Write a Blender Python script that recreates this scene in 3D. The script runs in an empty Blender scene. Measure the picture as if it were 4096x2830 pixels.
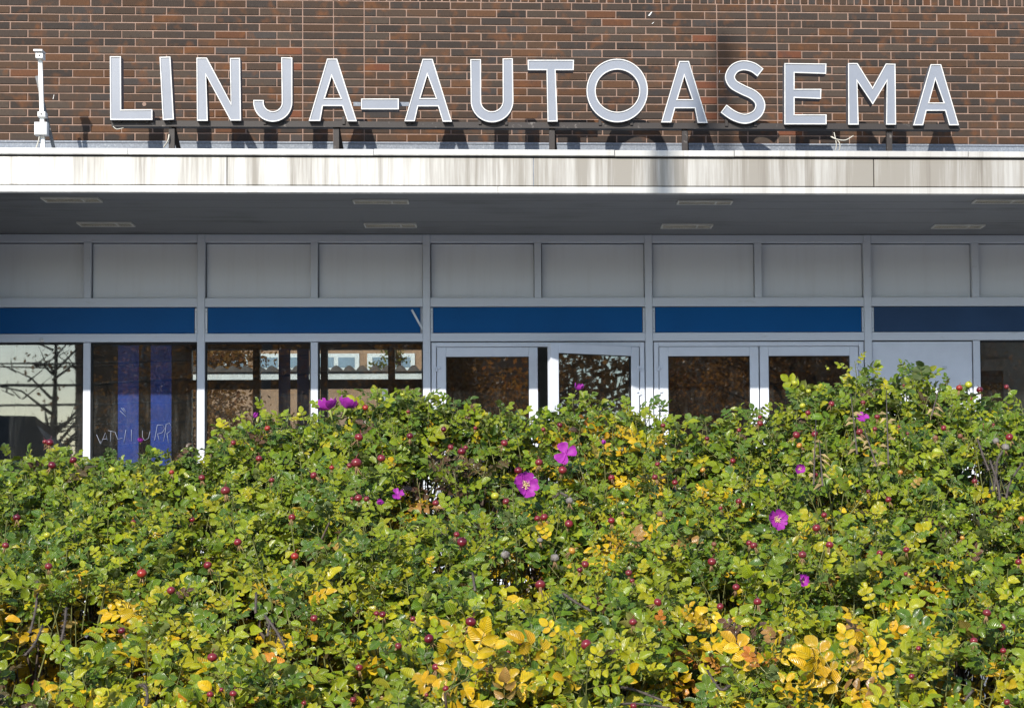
import bpy, bmesh, math, random
import numpy as np
from mathutils import Vector, Matrix
R = math.radians
random.seed(7)
RNG = np.random.default_rng(11)
scene = bpy.context.scene
COL = scene.collection

# ------------------------------------------------------------------ camera
EYE = 0.85
CAM_D, YAW, PIT, ROL, PPX, PPY, FPX = 17.6551, 0.0663, 0.0459, -0.0086, 2570.7, 1738.4, 8000.0
_f = np.array([math.sin(YAW) * math.cos(PIT), math.cos(YAW) * math.cos(PIT), math.sin(PIT)])
_r0 = np.array([math.cos(YAW), -math.sin(YAW), 0.0])
_u0 = np.cross(_r0, _f)
_r = _r0 * math.cos(ROL) + _u0 * math.sin(ROL)
_u = -_r0 * math.sin(ROL) + _u0 * math.cos(ROL)
CAM = np.array([0.0, -CAM_D, EYE])
cd = bpy.data.cameras.new('camera')
cam = bpy.data.objects.new('camera', cd)
COL.objects.link(cam)
cd.sensor_fit = 'HORIZONTAL'
cd.sensor_width = 36.0
cd.lens = FPX / 4096 * 36
cd.shift_x = (2048 - PPX) / 4096
cd.shift_y = (PPY - 1415) / 4096
cd.clip_start = 0.1
cd.clip_end = 2000
cam.matrix_world = Matrix(((_r[0], _u[0], -_f[0], CAM[0]), (_r[1], _u[1], -_f[1], CAM[1]),
                           (_r[2], _u[2], -_f[2], CAM[2]), (0, 0, 0, 1)))
scene.camera = cam

# ------------------------------------------------------------------ light
SUN_DIR = Vector((-0.324, -1.0, 0.606)).normalized()      # towards the sun
SUN_EL = math.asin(SUN_DIR.z)
world = bpy.data.worlds.new('World')
scene.world = world
world.use_nodes = True
wn = world.node_tree.nodes
wl = world.node_tree.links
bgn = wn['Background']
sky = wn.new('ShaderNodeTexSky')
sky.sky_type = 'NISHITA'
sky.sun_disc = False
sky.sun_elevation = SUN_EL
sky.sun_rotation = math.atan2(SUN_DIR.x, SUN_DIR.y)
sky.air_density = 1.0
sky.dust_density = 0.3
wl.new(sky.outputs[0], bgn.inputs[0])
bgn.inputs[1].default_value = 0.13
sd = bpy.data.lights.new('sun', 'SUN')
sd.energy = 3.2
sd.angle = R(0.53)
sd.color = (1.0, 0.94, 0.84)
so = bpy.data.objects.new('sun', sd)
COL.objects.link(so)
so.rotation_euler = SUN_DIR.to_track_quat('Z', 'Y').to_euler()
so.location = (-10, -30, 20)
scene.view_settings.view_transform = 'Standard'
scene.view_settings.look = 'None'
scene.view_settings.gamma = 1
scene.view_settings.exposure = 0.92
scene.render.engine = 'CYCLES'
scene.cycles.use_denoising = True
scene.cycles.max_bounces = 6
scene.cycles.transmission_bounces = 4
scene.cycles.glossy_bounces = 3
scene.cycles.diffuse_bounces = 3
scene.cycles.transparent_max_bounces = 16
scene.cycles.sample_clamp_indirect = 6

# ------------------------------------------------------------------ photo-measuring helpers (a pixel and a known plane give a place)
def ray(px, py):
    return _f * FPX + _r * (px - PPX) - _u * (py - PPY)
def P(px, py, Y):
    v = ray(px, py)
    return CAM + v * ((Y - CAM[1]) / v[1])
def PZ(px, py, z):
    v = ray(px, py)
    return CAM + v * ((z - CAM[2]) / v[2])
def proj(p):
    v = np.asarray(p) - CAM
    z = v @ _f
    return PPX + FPX * (v @ _r) / z, PPY - FPX * (v @ _u) / z

# ------------------------------------------------------------------ object helpers
def tag(o, label=None, cat=None, group=None, kind=None):
    if label: o['label'] = label
    if cat: o['category'] = cat
    if group: o['group'] = group
    if kind: o['kind'] = kind
    return o
def empty(name, loc=(0, 0, 0), parent=None):
    o = bpy.data.objects.new(name, None)
    COL.objects.link(o)
    o.location = loc
    o.empty_display_size = 0.1
    if parent: o.parent = parent
    return o
def link(name, me, mat, parent=None):
    o = bpy.data.objects.new(name, me)
    COL.objects.link(o)
    if mat is not None:
        for m in (mat if isinstance(mat, (list, tuple)) else [mat]):
            me.materials.append(m)
    if parent is not None:
        o.parent = parent
        o.matrix_parent_inverse = parent_world(parent).inverted()
    return o
def parent_world(p):
    m = p.matrix_basis.copy()
    q = p
    while q.parent:
        m = q.parent.matrix_basis @ q.matrix_parent_inverse @ m if False else (parent_world(q.parent) @ q.matrix_parent_inverse @ q.matrix_basis)
        break
    return m
class MB:
    """collects simple shapes, builds one mesh"""
    def __init__(s): s.v = []; s.f = []; s.sm = []
    def add(s, vs, fs, smooth=False):
        b = len(s.v)
        s.v += [tuple(map(float, v)) for v in vs]
        s.f += [tuple(i + b for i in f) for f in fs]
        s.sm += [smooth] * len(fs)
        return s
    def box(s, x0, x1, y0, y1, z0, z1):
        return s.add([(x0, y0, z0), (x1, y0, z0), (x1, y1, z0), (x0, y1, z0), (x0, y0, z1), (x1, y0, z1), (x1, y1, z1), (x0, y1, z1)],
                     [(0, 3, 2, 1), (4, 5, 6, 7), (0, 1, 5, 4), (1, 2, 6, 5), (2, 3, 7, 6), (3, 0, 4, 7)])
    def cbox(s, x0, x1, y0, y1, z0, z1, b=0.004):
        """box whose front (-Y) edges are chamfered"""
        v = [(x0, y1, z0), (x1, y1, z0), (x1, y1, z1), (x0, y1, z1),
             (x0, y0 + b, z0), (x1, y0 + b, z0), (x1, y0 + b, z1), (x0, y0 + b, z1),
             (x0 + b, y0, z0 + b), (x1 - b, y0, z0 + b), (x1 - b, y0, z1 - b), (x0 + b, y0, z1 - b)]
        f = [(0, 3, 2, 1), (0, 1, 5, 4), (1, 2, 6, 5), (2, 3, 7, 6), (3, 0, 4, 7),
             (4, 5, 9, 8), (5, 6, 10, 9), (6, 7, 11, 10), (7, 4, 8, 11), (8, 9, 10, 11)]
        return s.add(v, f)
    def tube(s, pts, rad, n=6, smooth=True, cap=True):
        pts = [Vector(p) for p in pts]
        rad = rad if isinstance(rad, (list, tuple)) else [rad] * len(pts)
        rings = []
        for i, p in enumerate(pts):
            t = (pts[min(i + 1, len(pts) - 1)] - pts[max(i - 1, 0)]).normalized()
            a = t.cross(Vector((0, 0, 1)))
            if a.length < 1e-3: a = t.cross(Vector((1, 0, 0)))
            a.normalize(); b = t.cross(a)
            rings.append([p + (a * math.cos(2 * math.pi * k / n) + b * math.sin(2 * math.pi * k / n)) * rad[i] for k in range(n)])
        vs = [v for r in rings for v in r]
        fs = [(i * n + k, i * n + (k + 1) % n, (i + 1) * n + (k + 1) % n, (i + 1) * n + k) for i in range(len(pts) - 1) for k in range(n)]
        if cap: fs += [tuple(range(n))[::-1], tuple((len(pts) - 1) * n + k for k in range(n))]
        return s.add(vs, fs, smooth)
    def bar(s, a, b, w, h):
        """square bar from a to b"""
        a = Vector(a); b = Vector(b); t = (b - a).normalized()
        u = t.cross(Vector((0, 1, 0)))
        if u.length < 1e-3: u = t.cross(Vector((1, 0, 0)))
        u.normalize(); v = t.cross(u)
        vs = [p + u * sx * w / 2 + v * sy * h / 2 for p in (a, b) for sx, sy in ((-1, -1), (1, -1), (1, 1), (-1, 1))]
        return s.add(vs, [(0, 1, 2, 3), (7, 6, 5, 4), (0, 4, 5, 1), (1, 5, 6, 2), (2, 6, 7, 3), (3, 7, 4, 0)])
    def ball(s, c, r, nu=12, nv=8, sz=1.0):
        vs = [(c[0], c[1], c[2] + r * sz)]
        for j in range(1, nv):
            a = math.pi * j / nv
            vs += [(c[0] + r * math.sin(a) * math.cos(2 * math.pi * i / nu), c[1] + r * math.sin(a) * math.sin(2 * math.pi * i / nu), c[2] + r * sz * math.cos(a)) for i in range(nu)]
        vs.append((c[0], c[1], c[2] - r * sz))
        fs = [(0, 1 + i, 1 + (i + 1) % nu) for i in range(nu)]
        for j in range(nv - 2):
            b = 1 + j * nu
            fs += [(b + i, b + nu + i, b + nu + (i + 1) % nu, b + (i + 1) % nu) for i in range(nu)]
        b = 1 + (nv - 2) * nu
        fs += [(b + i, len(vs) - 1, b + (i + 1) % nu) for i in range(nu)]
        return s.add(vs, fs, True)
    def mesh(s, name):
        me = bpy.data.meshes.new(name)
        me.from_pydata(s.v, [], s.f)
        bm = bmesh.new(); bm.from_mesh(me)
        bmesh.ops.recalc_face_normals(bm, faces=bm.faces)
        bm.to_mesh(me); bm.free()
        me.polygons.foreach_set('use_smooth', s.sm)
        return me
    def build(s, name, mat, parent=None):
        return link(name, s.mesh(name), mat, parent)

# ------------------------------------------------------------------ materials
def lin(c):
    return tuple(((x / 255) / 12.92 if x / 255 <= 0.04045 else ((x / 255 + 0.055) / 1.055) ** 2.4) for x in c)
class NT:
    def __init__(s, name):
        s.m = bpy.data.materials.new(name)
        s.m.use_nodes = True
        s.t = s.m.node_tree
        s.n = s.t.nodes
        s.l = s.t.links
        s.bsdf = s.n['Principled BSDF']
        s.out = s.n['Material Output']
    def node(s, typ, **kw):
        nd = s.n.new(typ)
        for k, v in kw.items():
            if k.startswith('in_'):
                key = k[3:]
                nd.inputs[int(key) if key.isdigit() else key].default_value = v
            else: setattr(nd, k, v)
        return nd
    def noise(s, scale, vec=None, detail=4, rough=0.55):
        nd = s.node('ShaderNodeTexNoise'); nd.inputs['Scale'].default_value = scale
        nd.inputs['Detail'].default_value = detail; nd.inputs['Roughness'].default_value = rough
        if vec is not None: s.l.new(vec, nd.inputs['Vector'])
        return nd.outputs['Fac']
    def pos(s, sc=(1, 1, 1)):
        g = s.node('ShaderNodeNewGeometry'); m = s.node('ShaderNodeVectorMath', operation='MULTIPLY')
        s.l.new(g.outputs['Position'], m.inputs[0]); m.inputs[1].default_value = sc
        return m.outputs[0]
    def ramp(s, fac, stops):
        r = s.node('ShaderNodeValToRGB'); e = r.color_ramp.elements
        while len(e) < len(stops): e.new(0.5)
        for k, (p, c) in enumerate(stops):
            e[k].position = p; e[k].color = (*c, 1) if len(c) == 3 else c
        s.l.new(fac, r.inputs[0]); return r.outputs[0]
    def mix(s, fac, a, b, mode='MIX'):
        m = s.node('ShaderNodeMix', data_type='RGBA', blend_type=mode)
        for sock, v in ((m.inputs[0], fac), (m.inputs[6], a), (m.inputs[7], b)):
            if isinstance(v, (int, float)): sock.default_value = v
            elif isinstance(v, tuple): sock.default_value = (*v, 1) if len(v) == 3 else v
            else: s.l.new(v, sock)
        return m.outputs[2]
    def math(s, op, a, b=0.0, clamp=False):
        m = s.node('ShaderNodeMath', operation=op); m.use_clamp = clamp
        for k, v in ((0, a), (1, b)):
            if isinstance(v, (int, float)): m.inputs[k].default_value = v
            else: s.l.new(v, m.inputs[k])
        return m.outputs[0]
    def base(s, v, rough=0.6, spec=0.4, metal=0.0):
        if isinstance(v, tuple): s.bsdf.inputs['Base Color'].default_value = (*v, 1)
        else: s.l.new(v, s.bsdf.inputs['Base Color'])
        if isinstance(rough, (int, float)): s.bsdf.inputs['Roughness'].default_value = rough
        else: s.l.new(rough, s.bsdf.inputs['Roughness'])
        s.bsdf.inputs['Specular IOR Level'].default_value = spec
        s.bsdf.inputs['Metallic'].default_value = metal
        return s
    def bump(s, h, strength=0.3, dist=0.01):
        b = s.node('ShaderNodeBump'); b.inputs['Strength'].default_value = strength; b.inputs['Distance'].default_value = dist
        s.l.new(h, b.inputs['Height']); s.l.new(b.outputs[0], s.bsdf.inputs['Normal']); return s
def plain(name, col, rough=0.6, spec=0.4, metal=0.0, var=0.12, vs=6.0, bump=0.0):
    n = NT(name)
    f = n.noise(vs, n.pos())
    c = n.ramp(f, [(0.3, tuple(x * (1 - var) for x in col)), (0.7, tuple(min(1, x * (1 + var)) for x in col))])
    n.base(c, rough, spec, metal)
    if bump: n.bump(n.noise(vs * 8, n.pos()), bump, 0.004)
    return n.m

M = {}
# brick: per-brick tint, burnt orange flashing, fine vertical drag marks
n = NT('brick')
at = n.node('ShaderNodeAttribute', attribute_name='tint')
p = n.pos()
fl = n.noise(7.0, p, 2); flm = n.ramp(fl, [(0.53, (0, 0, 0)), (0.70, (1, 1, 1))])
c = n.mix(n.math('MULTIPLY', flm, 0.58), at.outputs['Color'], (0.15, 0.062, 0.026))
fl2 = n.noise(5.0, n.pos((1, 1, 1.3)), 2); flm2 = n.ramp(fl2, [(0.28, (1, 1, 1)), (0.42, (0, 0, 0))])
c = n.mix(n.math('MULTIPLY', flm2, 0.5), c, (0.036, 0.035, 0.037))
st = n.noise(1.0, n.pos((420, 1, 14)), 2)
c = n.mix(1.0, c, n.ramp(st, [(0.25, (0.68, 0.68, 0.68)), (0.75, (1.28, 1.26, 1.22))]), 'MULTIPLY')
sp = n.noise(90, p, 2)
c = n.mix(n.ramp(sp, [(0.70, (0, 0, 0)), (0.76, (1, 1, 1))]), c, (0.04, 0.03, 0.028))
n.base(c, 0.8, 0.12).bump(st, 0.35, 0.003)
M['brick'] = n.m
n = NT('mortar')
c = n.ramp(n.noise(14, n.pos()), [(0.3, (0.215, 0.145, 0.115)), (0.7, (0.30, 0.205, 0.163))])
n.base(c, 0.9, 0.1).bump(n.noise(160, n.pos()), 0.5, 0.003)
M['mortar'] = n.m
# white painted fascia sheet with run-off streaks of dirt
def fascia_mat(name, grime, greying):
    n = NT(name)
    a = n.noise(1.0, n.pos((7, 1, 0.30)), 6, 0.72)
    b = n.noise(1.0, n.pos((38, 1, 0.9)), 3, 0.6)
    big = n.noise(1.0, n.pos((0.8, 1, 0.2)), 2)
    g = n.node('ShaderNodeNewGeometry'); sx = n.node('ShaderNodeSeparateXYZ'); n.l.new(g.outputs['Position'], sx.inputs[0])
    side = n.math('ADD', n.math('MULTIPLY', sx.outputs['X'], 0.17), 0.42, True)          # base turns greyer and streaks stronger towards the right
    c = n.mix(n.math('MULTIPLY', side, greying), (0.76, 0.75, 0.72), (0.36, 0.355, 0.35))
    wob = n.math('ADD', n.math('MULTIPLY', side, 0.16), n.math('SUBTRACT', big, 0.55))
    s1 = n.math('ADD', n.math('ADD', n.math('MULTIPLY', a, 0.8), n.math('MULTIPLY', b, 0.25)), n.math('MULTIPLY', wob, 0.7))
    m1 = n.ramp(s1, [(0.30, (0, 0, 0)), (0.62, (1, 1, 1))])
    c = n.mix(n.math('MULTIPLY', m1, grime), c, (0.235, 0.215, 0.185))
    thin = n.ramp(n.noise(1.0, n.pos((17, 1, 0.35)), 5, 0.65), [(0.56, (0, 0, 0)), (0.68, (1, 1, 1))])
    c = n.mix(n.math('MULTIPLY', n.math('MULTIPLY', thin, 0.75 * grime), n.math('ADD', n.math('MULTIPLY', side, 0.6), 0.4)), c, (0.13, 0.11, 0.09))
    n.base(c, 0.5, 0.25)
    return n.m
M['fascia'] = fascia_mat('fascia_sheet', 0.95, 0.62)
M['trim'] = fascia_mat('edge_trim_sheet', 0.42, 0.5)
M['zinc'] = (lambda n: n.base(n.ramp(n.noise(60, n.pos(), 5), [(0.35, (0.15, 0.17, 0.205)), (0.6, (0.20, 0.225, 0.265)), (0.75, (0.34, 0.36, 0.38))]), 0.5, 0.3, 0.0).m)(NT('galvanised_sheet'))
# soffit: grey board with dark blown dirt streaks along its length
n = NT('soffit_board')
a = n.noise(1.0, n.pos((0.9, 26, 1)), 5, 0.7); b = n.noise(1.3, n.pos(), 2)
s1 = n.math('ADD', n.math('MULTIPLY', a, 0.6), n.math('MULTIPLY', b, 0.5))
c = n.mix(n.ramp(s1, [(0.56, (0, 0, 0)), (0.78, (1, 1, 1))]), (0.175, 0.177, 0.182), (0.075, 0.073, 0.07))
n.base(c, 0.55, 0.3)
M['soffit'] = n.m
M['frame'] = (lambda n: n.base(n.mix(n.ramp(n.noise(1.0, n.pos((5, 5, 22)), 6, 0.7), [(0.60, (0, 0, 0)), (0.72, (0.5, 0.5, 0.5))]), (0.60, 0.63, 0.69), (0.38, 0.38, 0.37)), 0.42, 0.45).m)(NT('frame_aluminium'))
M['panel'] = (lambda n: n.base(n.mix(n.ramp(n.noise(1.0, n.pos((10, 1, 0.8)), 4), [(0.5, (0, 0, 0)), (0.8, (0.35, 0.35, 0.35))]), (0.68, 0.70, 0.735), (0.54, 0.54, 0.55)), 0.32, 0.5).bump(n.noise(2.2, n.pos(), 1), 0.25, 0.02).m)(NT('white_panel'))
M['gasket'] = plain('black_gasket', (0.012, 0.012, 0.013), 0.7)
M['blue'] = plain('blue_panel', (0.001, 0.082, 0.26), 0.5, 0.15, var=0.06, vs=3)
M['bluegrey'] = plain('faded_blue_panel', (0.024, 0.058, 0.13), 0.55, 0.2, var=0.12, vs=3)
M['doorw'] = plain('door_white', (0.63, 0.66, 0.73), 0.4, 0.45, var=0.05)
M['strip'] = plain('bare_strip', (0.50, 0.52, 0.55), 0.4, 0.5, 0.3)
M['screw'] = plain('screw_head', (0.12, 0.12, 0.12), 0.5)
M['beam'] = (lambda n: n.base(n.mix(n.ramp(n.noise(22, n.pos(), 5), [(0.62, (0, 0, 0)), (0.72, (1, 1, 1))]), (0.030, 0.024, 0.022), (0.13, 0.115, 0.105)), 0.5, 0.3).m)(NT('brown_steel'))
n = NT('letter_face')
c = n.ramp(n.noise(2.6, n.pos(), 3), [(0.3, (0.19, 0.206, 0.246)), (0.7, (0.228, 0.244, 0.283))])
n.base(c, 0.32, 0.5)
M['face'] = n.m
M['rim'] = plain('letter_rim', (0.62, 0.615, 0.60), 0.4, 0.4, var=0.15, vs=20)
M['case'] = plain('letter_casing', (0.11, 0.115, 0.135), 0.5, 0.4)
M['white'] = plain('white_enamel', (0.78, 0.78, 0.76), 0.45, 0.4, var=0.1, vs=12)
M['dullgrey'] = plain('dull_grey_steel', (0.16, 0.16, 0.165), 0.5, 0.5, 0.3)
M['cable'] = plain('cable_sheath', (0.55, 0.52, 0.45), 0.5)
M['lampframe'] = plain('lamp_frame', (0.62, 0.60, 0.55), 0.5)
M['lampglass'] = plain('lamp_diffuser', (0.36, 0.32, 0.24), 0.35, 0.5, var=0.3, vs=20)
# glass: coated, mostly clear, mirrors a good part
def glass_mat(name, refl, tint, rip=0.02):
    n = NT(name)
    n.n.remove(n.bsdf)
    tr = n.node('ShaderNodeBsdfTransparent'); tr.inputs[0].default_value = (*tint, 1)
    gl = n.node('ShaderNodeBsdfGlossy'); gl.inputs['Roughness'].default_value = 0.012
    bp = n.node('ShaderNodeBump'); bp.inputs['Strength'].default_value = rip; bp.inputs['Distance'].default_value = 0.02
    n.l.new(n.noise(1.6, n.pos(), 1), bp.inputs['Height']); n.l.new(bp.outputs[0], gl.inputs['Normal'])
    fr = n.node('ShaderNodeFresnel'); fr.inputs['IOR'].default_value = 1.5
    fac = n.math('ADD', n.math('MULTIPLY', fr.outputs[0], 1.0), refl, True)
    mx = n.node('ShaderNodeMixShader'); n.l.new(fac, mx.inputs[0]); n.l.new(tr.outputs[0], mx.inputs[1]); n.l.new(gl.outputs[0], mx.inputs[2])
    # grime film
    df = n.node('ShaderNodeBsdfDiffuse'); df.inputs[0].default_value = (0.5, 0.5, 0.48, 1)
    gm = n.ramp(n.noise(1.0, n.pos((14, 1, 2.0)), 5, 0.7), [(0.5, (0.008, 0.008, 0.008)), (0.8, (0.05, 0.05, 0.05))])
    m2 = n.node('ShaderNodeMixShader'); n.l.new(gm, m2.inputs[0]); n.l.new(mx.outputs[0], m2.inputs[1]); n.l.new(df.outputs[0], m2.inputs[2])
    n.l.new(m2.outputs[0], n.out.inputs['Surface'])
    return n.m
M['glass'] = glass_mat('window_glass', 0.09, (0.84, 0.88, 0.88))
M['doorglass'] = glass_mat('door_glass', 0.30, (0.55, 0.58, 0.57))
M['backglass'] = glass_mat('back_glass', 0.02, (0.88, 0.9, 0.9))
M['vinyl'] = plain('blue_vinyl', (0.005, 0.042, 0.30), 0.4, 0.4, var=0.25, vs=4)
M['brown'] = plain('brown_frame', (0.045, 0.026, 0.018), 0.5)
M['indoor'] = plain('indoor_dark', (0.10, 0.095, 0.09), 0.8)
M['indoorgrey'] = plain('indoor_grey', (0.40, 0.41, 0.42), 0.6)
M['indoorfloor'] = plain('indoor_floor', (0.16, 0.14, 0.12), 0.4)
M['asphalt'] = plain('asphalt', (0.075, 0.075, 0.077), 0.9, 0.2, var=0.25, vs=1.2, bump=0.4)
n = NT('concrete_paving')
bk = n.node('ShaderNodeTexBrick'); bk.inputs['Scale'].default_value = 1.0
bk.inputs['Color1'].default_value = (0.19, 0.195, 0.20, 1); bk.inputs['Color2'].default_value = (0.225, 0.23, 0.235, 1); bk.inputs['Mortar'].default_value = (0.12, 0.11, 0.1, 1)
bk.inputs['Brick Width'].default_value = 0.5; bk.inputs['Row Height'].default_value = 0.5; bk.inputs['Mortar Size'].default_value = 0.008
n.l.new(n.pos(), bk.inputs['Vector']); n.base(bk.outputs[0], 0.85, 0.2)
M['paving'] = n.m
M['soil'] = plain('soil', (0.035, 0.026, 0.018), 0.95, 0.1, var=0.4, vs=20, bump=0.8)
M['grey_brick'] = plain('dark_brick_pier', (0.05, 0.042, 0.038), 0.8, var=0.3, vs=9)

# ================================================================== large structure: ground
tag(MB().add([(-400, -400, 0), (400, -400, 0), (400, 600, 0), (-400, 600, 0)], [(0, 1, 2, 3)]).build('ground', M['asphalt']), kind='structure')
tag(MB().box(-14, 14, -10.3, -0.02, -0.1, 0.012).build('pavement', M['paving']), kind='structure')
tag(MB().box(-3.6, 3.6, -13.6, -10.35, -0.1, 0.06).build('planting_bed', M['soil']), kind='structure')

# ================================================================== the bus station
def zc(py, Y=0.0): return float(P(2048, py, Y)[2])
station = empty('bus_station', (0, 0, 0))
tag(station, 'brick bus station with white canopy, blue band and glazed entrance', 'building')

# ---- brick wall
BZ0 = 3.4166 + EYE
PITCH, COURSE = 0.27, 0.06987
BH, JT = 0.0588, 0.0112
XB, XK = -1.8109, 1.8694
BW, BE = -5.4, 5.6
wall = MB().box(BW - 3, BE + 3, 0.007, 0.25, 2.6 + EYE, 7.4).build('brick_wall', M['mortar'], station)
TINTS = [((0.044, 0.034, 0.029), 10), ((0.056, 0.039, 0.030), 10), ((0.035, 0.030, 0.028), 8), ((0.072, 0.042, 0.027), 8), ((0.062, 0.048, 0.039), 5),
         ((0.098, 0.047, 0.024), 4), ((0.12, 0.050, 0.025), 1.0), ((0.052, 0.047, 0.046), 3)]
TW = np.array([w for _, w in TINTS]); TW = TW / TW.sum()
bricks = []          # x0, x1, z0, z1, tint
def add_brick(x0, x1, z0, z1, red=0.0):
    if RNG.random() < red: t = (0.15, 0.052, 0.027)
    else: t = TINTS[RNG.choice(len(TINTS), p=TW)][0]
    t = tuple(a_ * 0.72 + b_ * 0.28 for a_, b_ in zip(t, (0.058, 0.041, 0.031)))
    k = RNG.uniform(0.85, 1.15)
    bricks.append((x0 + JT / 2, x1 - JT / 2, z0, z1, tuple(c * k for c in t)))
def row(z0, z1, A):
    first = 0.108 if A else 0.225
    x = XB; add_brick(x - first, x, z0, z1, 0.35 if not A else 0.05); x -= first
    while x > BW - 0.3: add_brick(x - PITCH, x, z0, z1); x -= PITCH
    for k in range(2): add_brick(XB + PITCH * k, XB + PITCH * (k + 1), z0, z1)
    a, b = XB + 2 * PITCH, XK
    add_brick(a, a + first, z0, z1, 0.35 if not A else 0.05); add_brick(b - first, b, z0, z1, 0.3 if not A else 0.05)
    nn = 11 if A else 10
    w = (b - a - 2 * first) / nn
    for k in range(nn): add_brick(a + first + w * k, a + first + w * (k + 1), z0, z1)
    for k in range(2): add_brick(XK + PITCH * k, XK + PITCH * (k + 1), z0, z1)
    x = XK + 2 * PITCH; add_brick(x, x + first, z0, z1, 0.3 if not A else 0.05); x += first
    while x < BE + 0.3: add_brick(x, x + PITCH, z0, z1); x += PITCH
for k in range(-1, 18):
    z = BZ0 + k * COURSE
    row(z + JT / 2, z + COURSE - JT / 2, k % 2 == 0)
zs = BZ0 + 18 * COURSE
x = BW
while x < BE:
    add_brick(x, x + 0.0698, zs + JT / 2, zs + 0.26 - JT / 2); x += 0.0698
for k in range(8):
    z = zs + 0.262 + k * COURSE
    row(z + JT / 2, z + COURSE - JT / 2, k % 2 == 1)
def brick_mesh(lst):
    mb = MB(); tint = []
    for x0, x1, z0, z1, t in lst:
        y = RNG.uniform(-0.0022, 0.0018); j = lambda: RNG.uniform(-0.0013, 0.0013)
        mb.cbox(x0 + j(), x1 + j(), y, 0.02, z0 + j(), z1 + j(), 0.0028)
        tint += [(*t, 1)] * 12
    me = mb.mesh('brick')
    ca = me.color_attributes.new('tint', 'FLOAT_COLOR', 'POINT')
    ca.data.foreach_set('color', np.array(tint, dtype=np.float32).ravel())
    return me
def brick_rank(b):
    cx, cz = (b[0] + b[1]) / 2, (b[2] + b[3]) / 2
    px, py = proj((cx, 0, cz)); pw = proj((b[1], 0, cz))[0] - proj((b[0], 0, cz))[0]
    if px < 5 or px > 4090 or py < 10: return 0
    hidden = 0.5 if 235 < py < 585 and 430 < px < 3850 else 1.0
    if py > 560: hidden = 0.3
    return pw * hidden
bricks.sort(key=brick_rank, reverse=True)
for b in bricks[:300]: link('brick', brick_mesh([b]), M['brick'], wall)
tag(link('brick_courses', brick_mesh(bricks[300:]), M['brick'], wall), kind='stuff')
# pale bird-dropping marks and a patch hole on the wall are part of its look
mb = MB()
for px, py, dx, dz in ((214, 387, .006, .022), (2601, 55, .02, .02), (2612, 92, .012, .008), (2878, 286, .005, .012)):
    q = P(px, py, -0.004)
    mb.add([(q[0] - dx, -0.004, q[2] - dz), (q[0] - dx * .2, -0.004, q[2] - dz * .9), (q[0] + dx, -0.004, q[2] + dz), (q[0] + dx * .3, -0.004, q[2] + dz * .6)], [(0, 1, 2, 3)])
mb.build('dropping_stain', M['white'], wall)
q = P(577, 417, -0.003)
mb = MB(); mb.tube([(q[0], -0.004, q[2]), (q[0], 0.002, q[2])], 0.018, 10, False); mb.build('mortar_patch', M['mortar'], wall)

# ---- zinc flashing at the foot of the wall
fl = MB().box(BW - 3, BE + 3, -0.012, 0.005, 2.80 + EYE, BZ0 - 0.006).box(BW - 3, BE + 3, -0.02, -0.0121, BZ0 - 0.02, BZ0 - 0.004)
fl.build('flashing', M['zinc'], station)

# ---- canopy
CY = -2.25
zt0, zt1 = zc(625, CY), zc(601, CY)
zf0, zf1 = zc(742, CY), zc(632, CY)
zl0, zl1 = zc(772, CY), zc(746, CY)
ZS = zc(938, 0.0)
cx0, cx1 = -8.2, 8.4
canopy = MB().box(cx0, cx1, CY + 0.06, -0.03, ZS + 0.06, zt0 + 0.005).build('canopy', M['gasket'], station)
def fx(px, py, Y): return float(P(px, py, Y)[0])
js = [cx0] + [fx(v, 690, CY) for v in (908, 2134, 3495)] + [cx1]
for a, b in zip(js[:-1], js[1:]):
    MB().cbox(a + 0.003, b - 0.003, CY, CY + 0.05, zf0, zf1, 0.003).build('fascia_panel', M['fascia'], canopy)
MB().box(js[2] - 0.007, js[2] + 0.007, CY + 0.004, CY + 0.02, zf0, zf1).build('sealant_joint', M['zinc'], canopy)
js = [cx0] + [fx(v, 612, CY) for v in (514, 1496, 2458, 2936, 3870)] + [cx1]
for a, b in zip(js[:-1], js[1:]):
    dz = random.uniform(-0.002, 0.002)
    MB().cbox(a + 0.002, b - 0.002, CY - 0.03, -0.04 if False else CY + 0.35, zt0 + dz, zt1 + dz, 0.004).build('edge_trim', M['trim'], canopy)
MB().box(cx0, cx1, CY + 0.355, -0.025, zt0 + 0.006, zt1 - 0.03).build('roof_sheet', M['dullgrey'], canopy)
MB().box(cx0, cx1, CY + 0.02, CY + 0.045, zf1 + 0.0005, zt0 - 0.003).build('shadow_gap', M['gasket'], canopy)
js = [cx0, fx(1992, 760, CY), cx1]
for a, b in zip(js[:-1], js[1:]):
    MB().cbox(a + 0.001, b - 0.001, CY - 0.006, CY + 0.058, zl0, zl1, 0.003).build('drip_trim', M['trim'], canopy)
nb = 12
w = (-0.002 - (CY + 0.062)) / nb
for k in range(nb):
    y0 = CY + 0.062 + k * w
    MB().box(cx0, cx1, y0 + 0.0015, y0 + w - 0.0015, ZS + random.uniform(0, 0.0015), ZS + 0.02).build('soffit_board', M['soffit'], canopy)

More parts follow.
